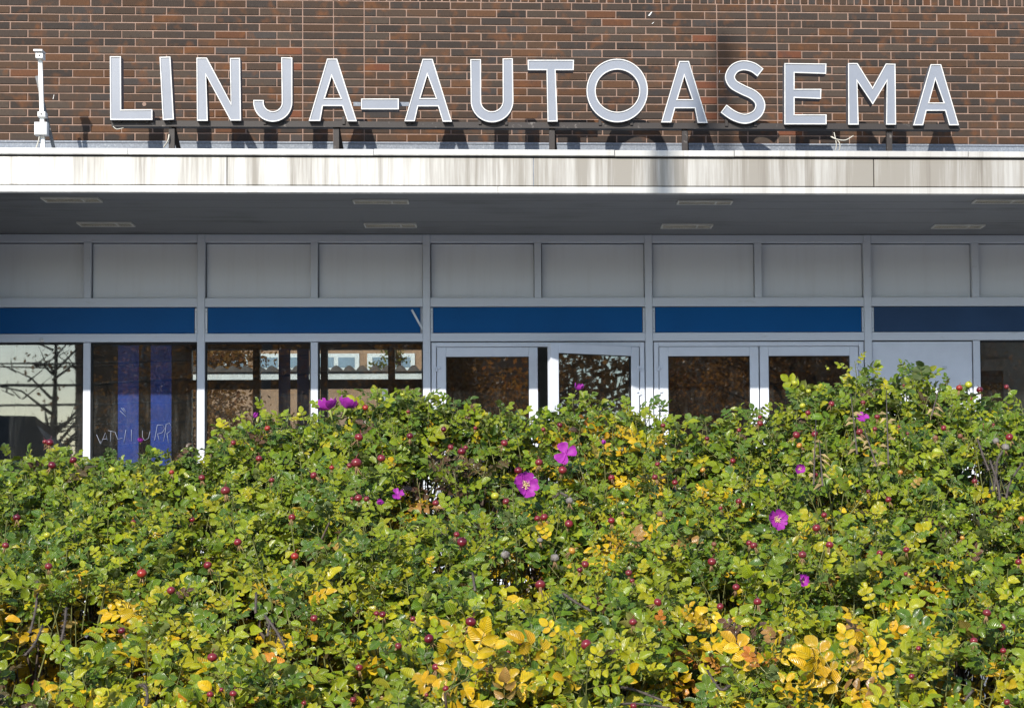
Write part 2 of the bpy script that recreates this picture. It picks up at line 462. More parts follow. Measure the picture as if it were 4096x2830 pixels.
# ---- facade grid
XM, PM = -2.6924, 1.9642
Z = {k: zc(v) for k, v in dict(ptop=969, pbot=1190, btop=1226, bbot=1331, wtop=1364).items()}
MW = 0.033
zbot = 0.10
mull = [XM + PM * k for k in range(-3, 6)]
for xm in mull:
    MB().cbox(xm - MW, xm + MW, -0.012, 0.09, zbot, ZS - 0.001, 0.004).build('mullion', M['frame'], station)
bays = list(zip(mull[:-1], mull[1:]))
HW = 0.031
for i, (a, b) in enumerate(bays):
    x0, x1 = a + MW + 0.0005, b - MW - 0.0005
    mid = (a + b) / 2
    # rails
    for z0, z1 in ((Z['ptop'], ZS - 0.001), (Z['btop'], Z['pbot']), (Z['wtop'], Z['bbot'])):
        MB().cbox(x0, x1, -0.004, 0.085, z0, z1, 0.003).build('rail', M['frame'], station)
    MB().cbox(mid - HW, mid + HW, -0.004, 0.085, Z['pbot'] + 0.0005, Z['ptop'] - 0.0005, 0.003).build('mullion', M['frame'], station)
    # upper white panels, set back with black gasket line
    for p0, p1 in ((x0, mid - HW), (mid + HW, x1)):
        MB().box(p0, p1, 0.08, 0.084, Z['pbot'], Z['ptop']).build('gasket', M['gasket'], station)
        ty = random.uniform(-0.004, 0.004)
        MB().cbox(p0 + 0.006, p1 - 0.004, 0.058 + ty, 0.0795, Z['pbot'] + 0.005, Z['ptop'] - 0.008, 0.003).build('panel', M['panel'], station)
    # blue band
    faded = i >= 6
    bp = empty('blue_panel', (0, 0, 0), station)
    MB().cbox(x0 + 0.024, x1 - 0.024, 0.004, 0.04, Z['bbot'] + 0.004, Z['btop'] - 0.006, 0.002).build('board', M['bluegrey' if faded else 'blue'], bp)
    MB().box(x0, x1, 0.0405, 0.06, Z['bbot'], Z['btop']).build('backing', M['strip'], bp)
    if faded: tag(bp, 'faded grey-blue panel')
    for sgn, sx in ((-1, x0 + 0.011), (1, x1 - 0.011)):
        if i == 3 and sgn == 1: continue
        MB().cbox(sx - 0.010, sx + 0.010, 0.0, 0.03, Z['bbot'] + 0.003, Z['btop'] - 0.012, 0.002).build('end_strip', M['strip'], bp)
        for zz in (Z['bbot'] + 0.035, Z['btop'] - 0.04):
            MB().tube([(sx, -0.002, zz), (sx, 0.004, zz)], 0.0035, 8, False).build('screw', M['screw'], bp)
    if i == 3:   # the strip that has come loose and hangs aslant
        a1, b1 = P(1366 + 472 / 1.68, 900 + 568 / 1.68, -0.006), P(1366 + 546 / 1.68, 900 + 702 / 1.68, -0.006)
        MB().bar(a1, b1, 0.018, 0.006).build('loose_strip', M['strip'], bp)
# wing wall at the left end, just outside the frame; the leftmost pane mirrors it
MB().box(-5.35, -5.07, CY + 0.06, -0.014, 0.0, ZS - 0.003).build('wing_wall', M['grey_brick'], station)
# sill below the windows
MB().box(mull[0], mull[-1], -0.03, 0.12, 0.0, zbot).build('plinth', M['dullgrey'], station)

# ---- windows, doors
ZW = Z['wtop'] - 0.004
def window(x0, x1, name='window'):
    wd = empty(name, (0, 0, 0), station)
    mb = MB()
    fw = 0.012
    mb.box(x0, x0 + fw, 0.02, 0.07, zbot, ZW); mb.box(x1 - fw, x1, 0.02, 0.07, zbot, ZW)
    mb.box(x0 + fw, x1 - fw, 0.02, 0.07, ZW - fw, ZW); mb.box(x0 + fw, x1 - fw, 0.02, 0.07, zbot, zbot + fw)
    mb.build('gasket_frame', M['gasket'], wd)
    MB().box(x0 + fw, x1 - fw, 0.045, 0.051, zbot + fw, ZW - fw).build('pane', M['glass'], wd)
    return wd
def leaf(x0, x1, hinge, parent_name='door', ang=0.0):
    """door leaf, hinge 'l' or 'r', opens towards the street by ang degrees"""
    hx = x0 if hinge == 'l' else x1
    d = empty(parent_name, (hx, 0.0, 0.0), station)
    d.rotation_euler = (0, 0, R(-ang if hinge == 'l' else ang))
    sg = 1 if hinge == 'l' else -1
    wdt = x1 - x0
    top = ZD
    def bx(a, b, y0, y1, z0, z1):
        a, b = sorted((sg * a, sg * b)); return (a, b, y0, y1, z0, z1)
    def put(mb, nm, mt):
        o = mb.build(nm, mt); o.parent = d; return o
    st = 0.083
    put(MB().cbox(*bx(0.004, st, 0.0, 0.06, 0.12, top)), 'stile', M['doorw'])
    put(MB().cbox(*bx(wdt - st, wdt - 0.004, 0.0, 0.06, 0.12, top)), 'stile', M['doorw'])
    put(MB().cbox(*bx(st + .0003, wdt - st - .0003, 0.0, 0.06, top - st, top)), 'door_rail', M['doorw'])
    put(MB().cbox(*bx(st + .0003, wdt - st - .0003, 0.0, 0.06, 0.12, 0.4)), 'door_rail', M['doorw'])
    g = MB()
    g.box(*bx(st, st + 0.006, 0.01, 0.05, 0.4, top - st)); g.box(*bx(wdt - st - 0.006, wdt - st, 0.01, 0.05, 0.4, top - st)); g.box(*bx(st, wdt - st, 0.01, 0.05, top - st - 0.006, top - st + 0.0))
    put(g, 'glazing_bead', M['gasket'])
    put(MB().box(*bx(st, wdt - st, 0.025, 0.031, 0.4, top - st)), 'pane', M['doorglass'])
    for zz in (zc(1475), zc(1572), 0.5):
        h = MB()
        h.cbox(*bx(-0.022, -0.003, -0.016, 0.0, zz - 0.022, zz - 0.001), 0.002)
        h.cbox(*bx(-0.003, 0.010, -0.02, 0.0, zz - 0.022, zz + 0.022), 0.002)
        h.cbox(*bx(0.010, 0.034, -0.016, 0.0, zz + 0.001, zz + 0.022), 0.002)
        put(h, 'hinge', M['doorw'])
    hd = MB()
    xh = sg * (wdt - 0.045)
    hd.tube([(xh, -0.0, 1.0), (xh, -0.06, 1.0), (xh, -0.06, 1.5), (xh, -0.0, 1.5)], 0.012, 8)
    put(hd, 'handle', M['strip'])
    return d
for i in (0, 1, 2, 3):
    a, b = bays[i]; mid = (a + b) / 2
    MB().cbox(mid - HW, mid + HW, -0.004, 0.085, zbot, ZW, 0.003).build('mullion', M['frame'], station)
    window(a + MW + 0.0005, mid - HW - 0.0005); window(mid + HW + 0.0005, b - MW - 0.0005)
for i in (4, 5):
    a, b = bays[i]; mid = (a + b) / 2
    x0, x1 = a + MW + 0.0005, b - MW - 0.0005
    zt = ZW - 0.006
    ZD = zc(1388)
    mb = MB()
    mb.cbox(x0 + 0.008, x0 + 0.05, -0.002, 0.08, zbot, zt); mb.cbox(x1 - 0.05, x1 - 0.008, -0.002, 0.08, zbot, zt)
    mb.cbox(x0 + 0.0505, x1 - 0.0505, -0.002, 0.08, ZD + 0.004, zt)
    mb.build('door_frame', M['doorw'], station)
    MB().box(x0, x1, 0.03, 0.06, zt + 0.0005, ZW + 0.003).build('gasket', M['gasket'], station)
    leaf(x0 + 0.052, mid - 0.001, 'l')
    leaf(mid + 0.001, x1 - 0.052, 'r', ang=27 if i == 4 else 0)
for i in (6, 7):
    a, b = bays[i]; mid = (a + b) / 2
    x0, x1 = a + MW + 0.0005, b - MW - 0.0005
    MB().cbox(mid - HW, mid + HW, -0.004, 0.085, zbot, ZW, 0.003).build('mullion', M['frame'], station)
    if i == 6:
        MB().box(x0, mid - HW, 0.05, 0.06, zbot, ZW).build('gasket', M['gasket'], station)
        bpn = MB().cbox(x0 + 0.004, mid - HW - 0.008, 0.015, 0.0495, zbot + 0.01, ZW - 0.008, 0.003).build('blank_panel', M['doorw'], station)
        q = P(3072 + 1567 / 2.217, 1400 + 152 / 2.217, 0.012)
        MB().box(q[0] - 0.02, q[0] + 0.02, 0.006, 0.0148, q[2] - 0.012, q[2] + 0.012).build('small_plate', M['strip'], bpn)
    else: window(x0, mid - HW - 0.0005)
    window(mid + HW + 0.0005, x1)
# small domed sensor on the rail at the left
q = P(168, 1358, -0.01)
mb = MB(); mb.ball((q[0], -0.012, q[2] - 0.004), 0.022, 12, 8, 0.8); mb.build('sensor_dome', M['white'], station)
# blue film stripes on the second window
for a, b in ((472, 555), (603, 686)):
    MB().box(fx(a, 1500, 0.053), fx(b, 1500, 0.053), 0.0525, 0.0545, zbot + 0.02, ZW - 0.02).build('blue_stripe', M['vinyl'], station)

# scratched tag on that window
def GP(x, y): return tuple(P(360 + x / 2.991, 1560 + y / 2.991, 0.043))
mb = MB()
for ln in ([(78, 530), (125, 640), (130, 600)], [(130, 640), (185, 505), (208, 600)], [(150, 585), (205, 580)], [(215, 480), (300, 500)], [(250, 490), (243, 615)], [(300, 500), (330, 585), (385, 570)], [(430, 470), (405, 620)], [(495, 470), (497, 610)],
           [(628, 480), (628, 560), (655, 600), (700, 570), (718, 490)], [(805, 415), (775, 590), (770, 600)], [(805, 415), (870, 415), (893, 460), (865, 505), (800, 525)], [(810, 530), (828, 600)], [(910, 410), (900, 500), (878, 610)], [(905, 410), (950, 390), (975, 440), (960, 490), (920, 515)], [(920, 515), (938, 630)],
           [(358, 245), (435, 318)], [(372, 210), (425, 275)], [(395, 210), (430, 255)]):
    mb.tube([GP(*q_) for q_ in ln], 0.0018, 4)
mb.build('scratched_tag', plain('scratch', (0.30, 0.33, 0.42), 0.8), station)

# ---- inside
HB = 9.0      # depth of the hall
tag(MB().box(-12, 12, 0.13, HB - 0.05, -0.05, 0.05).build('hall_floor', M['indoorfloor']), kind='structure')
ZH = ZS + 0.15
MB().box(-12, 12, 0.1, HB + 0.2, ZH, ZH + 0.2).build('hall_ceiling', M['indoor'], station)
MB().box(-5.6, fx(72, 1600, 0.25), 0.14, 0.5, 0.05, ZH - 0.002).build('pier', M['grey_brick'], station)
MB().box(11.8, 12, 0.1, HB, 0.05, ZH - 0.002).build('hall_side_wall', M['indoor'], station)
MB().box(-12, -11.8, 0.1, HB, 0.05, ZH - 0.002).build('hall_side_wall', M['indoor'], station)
# lobby partition behind the doors
xl = bays[4][0] + 0.02
px0 = 1.55
MB().box(xl + 0.02, 12, px0 + 1.2, px0 + 1.28, 0.05, ZH - 0.002).build('lobby_partition', M['indoorgrey'], station)
MB().box(xl - 0.03, xl + 0.01, 0.14, px0 + 1.28, 0.05, ZH - 0.002).build('lobby_partition', M['indoorgrey'], station)
for k in range(3):
    d = empty('inner_door', (0, 0, 0), station)
    a = xl + 0.15 + k * 1.95; yb = px0 + 1.13
    mb = MB(); zt = 2.55
    mb.box(a, a + 0.1, yb, yb + 0.06, 0.06, zt); mb.box(a + 0.86, a + 0.98, yb, yb + 0.06, 0.06, zt); mb.box(a + 1.75, a + 1.85, yb, yb + 0.06, 0.06, zt)
    mb.box(a + 0.1, a + 0.86, yb, yb + 0.06, zt - 0.12, zt); mb.box(a + 0.98, a + 1.75, yb, yb + 0.06, zt - 0.12, zt)
    mb.build('frame', M['indoorgrey'], d)
    MB().box(a + 0.1, a + 1.75, yb + 0.03, yb + 0.04, 0.1, zt - 0.12).build('pane', M['doorglass'], d)
# rear glazing with brown frames
zr1 = zc(1393, HB); zr0 = zc(1532, HB)
xr0, xr1 = fx(745, 1450, HB), 1.6
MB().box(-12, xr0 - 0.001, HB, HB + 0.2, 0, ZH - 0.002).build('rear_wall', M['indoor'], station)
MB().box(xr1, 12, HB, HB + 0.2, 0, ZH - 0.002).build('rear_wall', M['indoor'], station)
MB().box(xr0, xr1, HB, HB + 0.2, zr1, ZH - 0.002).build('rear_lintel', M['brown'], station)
rw = empty('rear_window', (0, 0, 0), station)
xg = fx(1025, 1450, HB); sp = fx(1296, 1450, HB) - xg
for k in range(-8, 6):
    xx = xg + sp * k
    if xx > xr1 - 0.1 or xx < xr0: continue
    MB().box(xx - 0.045, xx + 0.045, HB, HB + 0.12, 0.05, zr1).build('frame', M['brown'], rw)
MB().box(xr0, xr1, HB + 0.01, HB + 0.11, zr0 - 0.06, zr0 + 0.06).build('frame', M['brown'], rw)
MB().box(xr0, xr1, HB + 0.05, HB + 0.056, 0.06, zr1).build('pane', M['backglass'], rw)
for a, b in ((1115, 1162), (1189, 1237)):
    MB().box(fx(a, 1500, HB), fx(b, 1500, HB), HB - 0.02, HB - 0.016, 0.1, zr1).build('blue_stripe', M['vinyl'], station)

# ================================================================== lettering
YL = -0.72
def offset_loop(loop, d):
    """move a closed XZ loop (list of (x,z)) inwards by d when it runs counter-clockwise"""
    n = len(loop); out = []
    for i in range(n):
        p0, p1, p2 = (Vector(loop[i - 1]), Vector(loop[i]), Vector(loop[(i + 1) % n]))
        e1 = (p1 - p0).normalized(); e2 = (p2 - p1).normalized()
        n1 = Vector((-e1.y, e1.x)); n2 = Vector((-e2.y, e2.x))
        m = (n1 + n2)
        if m.length < 1e-4: m = n1
        m.normalize()
        k = d / max(0.35, m.dot(n1))
        out.append(tuple(p1 + m * k))
    return out
def area(l): return 0.5 * sum(l[i - 1][0] * l[i][1] - l[i][0] * l[i - 1][1] for i in range(len(l)))
def letter(loops, sign, what):
    """loops: first is the outline, others are holes, in photograph pixels"""
    LW = []
    for k, lp in enumerate(loops):
        w = [(float(P(x, y, YL)[0]), float(P(x, y, YL)[2])) for x, y in lp]
        ccw = area(w) > 0
        if (k == 0) != ccw: w = w[::-1]
        LW.append(w)
    depth, rim = 0.12, 0.008
    case = MB(); rm = MB(); facel = []
    for w in LW:
        n = len(w); ins = offset_loop(w, rim); facel.append(ins)
        out = offset_loop(w, -0.0)
        for i in range(n):
            j = (i + 1) % n
            case.add([(w[i][0], YL + 0.012, w[i][1]), (w[j][0], YL + 0.012, w[j][1]), (w[j][0], YL + depth, w[j][1]), (w[i][0], YL + depth, w[i][1])], [(0, 1, 2, 3)])
            rm.add([(w[i][0], YL, w[i][1]), (w[j][0], YL, w[j][1]), (ins[j][0], YL, ins[j][1]), (ins[i][0], YL, ins[i][1])], [(0, 1, 2, 3)])
            rm.add([(w[i][0], YL, w[i][1]), (w[j][0], YL, w[j][1]), (w[j][0], YL + 0.0118, w[j][1]), (w[i][0], YL + 0.0118, w[i][1])], [(3, 2, 1, 0)])
            rm.add([(ins[i][0], YL, ins[i][1]), (ins[j][0], YL, ins[j][1]), (ins[j][0], YL + 0.008, ins[j][1]), (ins[i][0], YL + 0.008, ins[i][1])], [(0, 1, 2, 3)])
    def filled(ls, y):
        bm = bmesh.new()
        for l in ls:
            vs = [bm.verts.new((x, y, z)) for x, z in l]
            for i in range(len(vs)): bm.edges.new((vs[i - 1], vs[i]))
        bmesh.ops.triangle_fill(bm, use_beauty=True, use_dissolve=False, edges=bm.edges[:])
        for f in bm.faces:
            if f.normal.y > 0: f.normal_flip()
        me = bpy.data.meshes.new('fill'); bm.to_mesh(me); bm.free(); return me
    back = filled(LW, YL + depth)
    vs = [tuple(v.co) for v in back.vertices]; case.add(vs, [tuple(p.vertices) for p in back.polygons])
    bpy.data.meshes.remove(back)
    lo = link('letter', case.mesh('letter'), M['case'], sign)
    tag(lo, 'letter ' + what if what != '-' else 'hyphen bar')
    link('rim', rm.mesh('rim'), M['rim'], lo)
    fm = filled(facel, YL + 0.007); fm.name = 'face'
    link('face', fm, M['face'], lo)
    return lo
def C1(l): return [(x / 1.6801, y / 1.6801) for x, y in l]
def C2(l): return [(1366 + x / 1.6801, y / 1.6801) for x, y in l]
def C3(l): return [(2732 + x / 1.6804, y / 1.6804) for x, y in l]
def arc(cx, cy, rx, ry, a0, a1, n=20): return [(cx + rx * math.cos(R(a0 + (a1 - a0) * k / n)), cy + ry * math.sin(R(a0 + (a1 - a0) * k / n))) for k in range(n + 1)]
def smooth_line(pts, n=6):
    out = []
    for i in range(len(pts) - 1):
        p0, p1, p2, p3 = (np.array(pts[max(i - 1, 0)]), np.array(pts[i]), np.array(pts[i + 1]), np.array(pts[min(i + 2, len(pts) - 1)]))
        for k in range(n):
            t = k / n
            out.append(tuple(0.5 * (2 * p1 + (p2 - p0) * t + (2 * p0 - 5 * p1 + 4 * p2 - p3) * t * t + (3 * p1 - p0 - 3 * p2 + p3) * t ** 3)))
    out.append(pts[-1]); return out
def stroke(pts, w):
    c = [Vector(p) for p in smooth_line(pts)]; L = []; Rr = []
    for i, p in enumerate(c):
        t = (c[min(i + 1, len(c) - 1)] - c[max(i - 1, 0)]).normalized(); nn = Vector((-t.y, t.x))
        L.append(tuple(p + nn * w)); Rr.append(tuple(p - nn * w))
    return L + Rr[::-1]
def A(tl, tr, lo, li, bl, br, ri, ro, hole): return [[tl, tr, ro, ri, br, bl, li, lo], hole]
sign = empty('roof_sign', tuple(P(2100, 500, YL + 0.06)))
tag(sign, 'row of pale illuminated channel letters on brown beam above canopy', 'sign')
letter([C1([(738, 379), (812, 379), (814, 737), (1023, 735), (1024, 806), (741, 806)])], sign, 'L')
letter([C1([(1072, 383), (1145, 381), (1168, 803), (1094, 807)])], sign, 'I')
letter([C1([(1320, 388), (1390, 388), (1551, 692), (1545, 391), (1613, 390), (1619, 810), (1548, 810), (1385, 508), (1396, 812), (1324, 812)])], sign, 'N')
letter([C1([(1890, 386), (1964, 388)] + arc(1833, 688, 131, 130, 0, 187, 26) + [(1772, 673)] + arc(1833, 688, 61, 60, 180, 0, 22))], sign, 'J')
for src, arg in ((C1, A((2198, 395), (2265, 395), (2075, 813), (2152, 813), (2170, 713), (2300, 713), (2335, 815), (2398, 815), [(2229, 515), (2183, 660), (2290, 660)])),
                 (C2, A((545, 397), (612, 397), (423, 815), (492, 815), (515, 715), (649, 715), (680, 818), (742, 818), [(577, 505), (530, 660), (635, 660)])),
                 (C3, A((-25, 411), (40, 411), (-147, 823), (-79, 823), (-53, 728), (79, 728), (99, 826), (166, 826), [(9, 512), (-37, 668), (62, 668)])),
                 (C3, A((1665, 433), (1735, 433), (1548, 842), (1614, 842), (1637, 745), (1763, 745), (1790, 842), (1855, 842), [(1697, 535), (1655, 690), (1752, 690)]))):
    letter([src(l) for l in arg], sign, 'A')
letter([C2([(132, 663), (385, 663), (385, 735), (132, 735)])], sign, '-')
letter([C2([(866, 399), (937, 399)] + arc(1011, 678, 73, 71, 180, 0, 22) + [(1083, 394), (1151, 393)] + arc(1012, 678, 143, 144, 0, 180, 28))], sign, 'U')
letter([C2([(1251, 403), (1562, 403), (1560, 472), (1439, 472), (1452, 817), (1385, 817), (1378, 472), (1253, 472)])], sign, 'T')
letter([C2(arc(1853, 609, 206, 213, 0, 360, 56)[:-1]), C2(arc(1855, 610, 147, 142, 0, 360, 48)[:-1])], sign, 'O')
letter([C3(stroke([(521, 489), (468, 452), (402, 440), (345, 462), (316, 515), (338, 566), (400, 603), (466, 634), (508, 672), (520, 715), (500, 762), (455, 791), (402, 798), (335, 774), (273, 730)], 33))], sign, 'S')
letter([C3([(682, 425), (964, 428), (962, 497), (750, 490), (750, 598), (930, 598), (928, 665), (750, 658), (750, 770), (965, 770), (965, 836), (682, 836)])], sign, 'E')
letter([C3([(1110, 425), (1173, 425), (1275, 588), (1364, 428), (1428, 430), (1432, 838), (1366, 838), (1370, 548), (1276, 703), (1172, 548), (1181, 838), (1112, 838)])], sign, 'M')
# beam, posts, braces, cables
YBm = YL + 0.10
def beam(pa, pb, h=0.05, dy=0.0):
    a, b = P(*pa, YBm), P(*pb, YBm)
    mb = MB()
    y0, y1 = YBm - 0.045 + dy, YBm + 0.045 + dy
    mb.add([(a[0], y0, a[2] - h / 2), (b[0], y0, b[2] - h / 2), (b[0], y1, b[2] - h / 2), (a[0], y1, a[2] - h / 2),
            (a[0], y0, a[2] + h / 2), (b[0], y0, b[2] + h / 2), (b[0], y1, b[2] + h / 2), (a[0], y1, a[2] + h / 2)],
           [(0, 3, 2, 1), (4, 5, 6, 7), (0, 1, 5, 4), (1, 2, 6, 5), (2, 3, 7, 6), (3, 0, 4, 7)])
    mb.build('beam', M['beam'], sign)
beam((450, 498), (1440, 501)); beam((1440.5, 502), (3305, 510)); beam((3300, 510), (3835, 513), 0.05, -0.012)
ZR = zt1 - 0.028
for px in (688, 1345, 2207, 2738, 3555):
    a = P(px, 500, YBm)
    mb = MB(); mb.box(a[0] - 0.024, a[0] + 0.024, YBm - 0.02, YBm + 0.02, ZR, a[2] - 0.03); mb.box(a[0] - 0.06, a[0] + 0.06, YBm - 0.06, YBm + 0.06, ZR - 0.004, ZR + 0.008)
    mb.build('post', M['beam'], sign)
    mb = MB(); mb.bar((a[0] + 0.01, YBm + 0.03, a[2] - 0.02), (a[0] + 0.08, YBm + 0.45, ZR), 0.035, 0.035); mb.build('brace', M['beam'], sign)
for px, py in ((1090, 478), (830, 478), (940, 480), (1060, 484), (1125, 484), (1375, 484), (1640, 484), (1790, 484), (1920, 485), (2025, 487), (2215, 487), (2400, 488), (2525, 488), (2665, 490), (2810, 491), (2905, 492), (3020, 493), (3160, 497), (3290, 498), (3415, 498), (3565, 499), (3670, 501), (3818, 502), (480, 478), (590, 480), (678, 480)):
    a = P(px, py, YL + 0.06)
    MB().box(a[0] - 0.012, a[0] + 0.012, YL + 0.04, YL + 0.085, a[2] - 0.03, a[2] + 0.035).build('stub', M['beam'], sign)
# hyphen carrier bar
for xa, xb in ((80, 130), (388, 455)):
    a, b = P(1366 + xa / 1.68, 700 / 1.68, YL + 0.08), P(1366 + xb / 1.68, 701 / 1.68, YL + 0.08)
    MB().bar((a[0], YL + 0.08, a[2]), (b[0], YL + 0.08, b[2]), 0.035, 0.012).build('carrier_bar', M['zinc'], sign)
def cable(pts, r=0.005):
    mb = MB(); mb.tube(smooth_line([tuple(P(x, y, YBm - 0.05 + dy)) for x, y, dy in pts], 5) if False else [tuple(P(x, y, YBm - 0.05 + dy)) for x, y, dy in pts], r, 6)
    mb.build('cable', M['cable'], sign)
def cpx3(l): return smooth_line([(2732 + x / 1.68, y / 1.68, d) for x, y, d in l], 5)
cable(cpx3([(993, 918, 0), (1030, 935, -.02), (1090, 942, 0), (1145, 912, .02)]), 0.0045)
cable(cpx3([(1015, 890, 0.02), (1028, 950, -.01), (1030, 985, 0), (1022, 1012, .02)]), 0.004)
cable(cpx3([(1000, 918, 0.0), (1045, 950, -.01), (1055, 985, 0), (1048, 1012, .02)]), 0.0045)
def cpx1(l): return smooth_line([(x / 1.68, y / 1.68, d) for x, y, d in l], 5)
cable(cpx1([(1136, 905, 0.02), (1128, 945, 0), (1100, 990, .05)]), 0.006)
cable(cpx1([(760, 850, 0), (785, 868, 0), (830, 860, 0.02)]), 0.004)

# ---- white pole with brace and boxes
def Q1(x, y, Y=-0.70): return P(x / 1.6801, y / 1.6801, Y)
pole = empty('sensor_pole', tuple(Q1(290, 985)))
tag(pole, 'slim white steel pole with small boxes and raking brace on the canopy', 'pole')
b = Q1(290, 1015); t = Q1(270, 355)
MB().bar(b, t, 0.033, 0.03).build('shaft', M['white'], pole)
a = Q1(263, 350, -0.74); c = Q1(268, 378, -0.74)
MB().box(a[0] - 0.036, a[0] + 0.036, -0.79, -0.66, a[2] - 0.003, a[2] + 0.012).build('cap', M['white'], pole)
hm = MB().cbox(c[0] - 0.03, c[0] + 0.03, -0.77, -0.67, c[2] - 0.022, c[2] + 0.022).build('sensor_head', M['white'], pole)
MB().tube([(c[0] + 0.002, -0.774, c[2]), (c[0] + 0.002, -0.769, c[2])], 0.007, 10, False).build('lens', M['gasket'], hm)
c = Q1(283, 772, -0.72)
MB().cbox(c[0] - 0.032, c[0] + 0.032, -0.75, -0.66, c[2] - 0.02, c[2] + 0.022).build('clamp', M['white'], pole)
MB().tube([(c[0], -0.755, c[2] + 0.002), (c[0], -0.749, c[2] + 0.002)], 0.008, 10, False).build('bolt', M['screw'], pole)
c = Q1(281, 870, -0.72)
MB().cbox(c[0] - 0.052, c[0] + 0.052, -0.77, -0.69, c[2] - 0.054, c[2] + 0.054, 0.008).build('junction_box', M['white'], pole)
MB().bar(Q1(248, 512, -0.66), Q1(362, 1000, -0.60), 0.026, 0.02).build('brace', M['dullgrey'], pole)
mb = MB(); mb.tube([tuple(Q1(x, y, -0.74)) for x, y in smooth_line([(266, 908), (258, 950), (240, 1000)], 5)], 0.005, 6); mb.build('cable', M['cable'], pole)

p2_ = pole.copy(); COL.objects.link(p2_)
p2_.location = pole.location + Vector((-0.62, 0.0, -0.06)); p2_.rotation_euler = (0, R(16), 0)
tag(p2_, 'leaning pole beyond the left edge that casts the slanting shadow on the brick', 'pole')
for ch in list(pole.children):
    c2_ = ch.copy(); COL.objects.link(c2_); c2_.parent = p2_
    for g_ in ch.children:
        c3_ = g_.copy(); COL.objects.link(c3_); c3_.parent = c2_
# ---- recessed lights in the soffit
def soffit_light(x0, x1, y0, y1, where):
    """corners in the picture: front edge x0..x1 at y0, back edge at y1"""
    a, b = PZ(x0, y0, ZS), PZ(x1, y0, ZS); d = PZ(x0, y1, ZS)[1] - a[1]
    X0, X1, Y0 = float(a[0]), float(b[0]), float(a[1]); Y1 = Y0 + float(d)
    o = empty('soffit_light', ((X0 + X1) / 2, (Y0 + Y1) / 2, ZS))
    tag(o, 'unlit ribbed soffit light, ' + where, 'light', 'lights under the canopy')
    fw = 0.012; z0, z1 = ZS - 0.014, ZS - 0.0005
    mb = MB(); mb.box(X0, X1, Y0, Y0 + fw, z0, z1); mb.box(X0, X1, Y1 - fw, Y1, z0, z1); mb.box(X0, X0 + fw, Y0 + fw, Y1 - fw, z0, z1); mb.box(X1 - fw, X1, Y0 + fw, Y1 - fw, z0, z1)
    xd = X0 + (X1 - X0) * 0.70; mb.box(xd - fw / 2, xd + fw / 2, Y0 + fw, Y1 - fw, z0, z1)
    mb.build('frame', M['lampframe'], o)
    mb = MB(); mb.box(X0 + fw, X1 - fw, Y0 + fw, Y1 - fw, ZS - 0.004, ZS - 0.001)
    k = X0 + 0.03
    while k < X1 - 0.03:
        if abs(k - xd) > 0.02: mb.box(k, k + 0.006, Y0 + fw + .0005, Y1 - fw - .0005, ZS - 0.008, ZS - 0.0042)
        k += 0.022
    mb.build('diffuser', M['lampglass'], o)
s = 1.68
LIGHTS = [(270 / s, 655 / s, 1322 / s, 1350 / s, 'first from the left in the front row'), (1366 + 73 / s, 1366 + 447 / s, 1337 / s, 1361 / s, 'second from the left in the front row'),
          (1366 + 2262 / s, 2732 + 338 / s, 1343 / s, 1364 / s, 'third from the left in the front row'), (2732 + 1970 / s, 2732 + 2345 / s, 1335 / s, 1358 / s, 'cut by the right edge in the front row'),
          (512 / s, 880 / s, 1490 / s, 1514 / s, 'first from the left in the row nearest the facade'), (1366 + 148 / s, 1366 + 500 / s, 1497 / s, 1520 / s, 'second from the left in the row nearest the facade'),
          (1366 + 2155 / s, 2732 + 205 / s, 1502 / s, 1526 / s, 'third from the left in the row nearest the facade'), (2732 + 1695 / s, 2732 + 2035 / s, 1505 / s, 1527 / s, 'rightmost in the row nearest the facade')]
for l in LIGHTS: soffit_light(*l)

# ================================================================== things behind the station, seen through its glazing, and across the street, seen mirrored
M['bark'] = plain('bark', (0.07, 0.052, 0.04), 0.9, 0.1, var=0.3, vs=9)
def leafmat(name, c1, c2, tr=0.35):
    n = NT(name)
    oi = n.node('ShaderNodeNewGeometry')
    c = n.mix(oi.outputs['Random Per Island'], c1, c2)
    n.base(c, 0.6, 0.25)
    t = n.node('ShaderNodeBsdfTranslucent'); n.l.new(c, t.inputs[0])
    mx = n.node('ShaderNodeMixShader'); mx.inputs[0].default_value = tr
    n.l.new(n.bsdf.outputs[0], mx.inputs[1]); n.l.new(t.outputs[0], mx.inputs[2]); n.l.new(mx.outputs[0], n.out.inputs['Surface'])
    return n.m
M['rust_leaf'] = leafmat('rust_leaves', (0.22, 0.08, 0.025), (0.34, 0.17, 0.04), 0.55)
M['gold_leaf'] = leafmat('gold_leaves', (0.16, 0.14, 0.02), (0.28, 0.17, 0.02))
M['brown_leaf'] = leafmat('brown_leaves', (0.17, 0.078, 0.025), (0.30, 0.15, 0.04), 0.55)
M['green_leaf'] = leafmat('green_leaves', (0.08, 0.11, 0.02), (0.15, 0.15, 0.02))
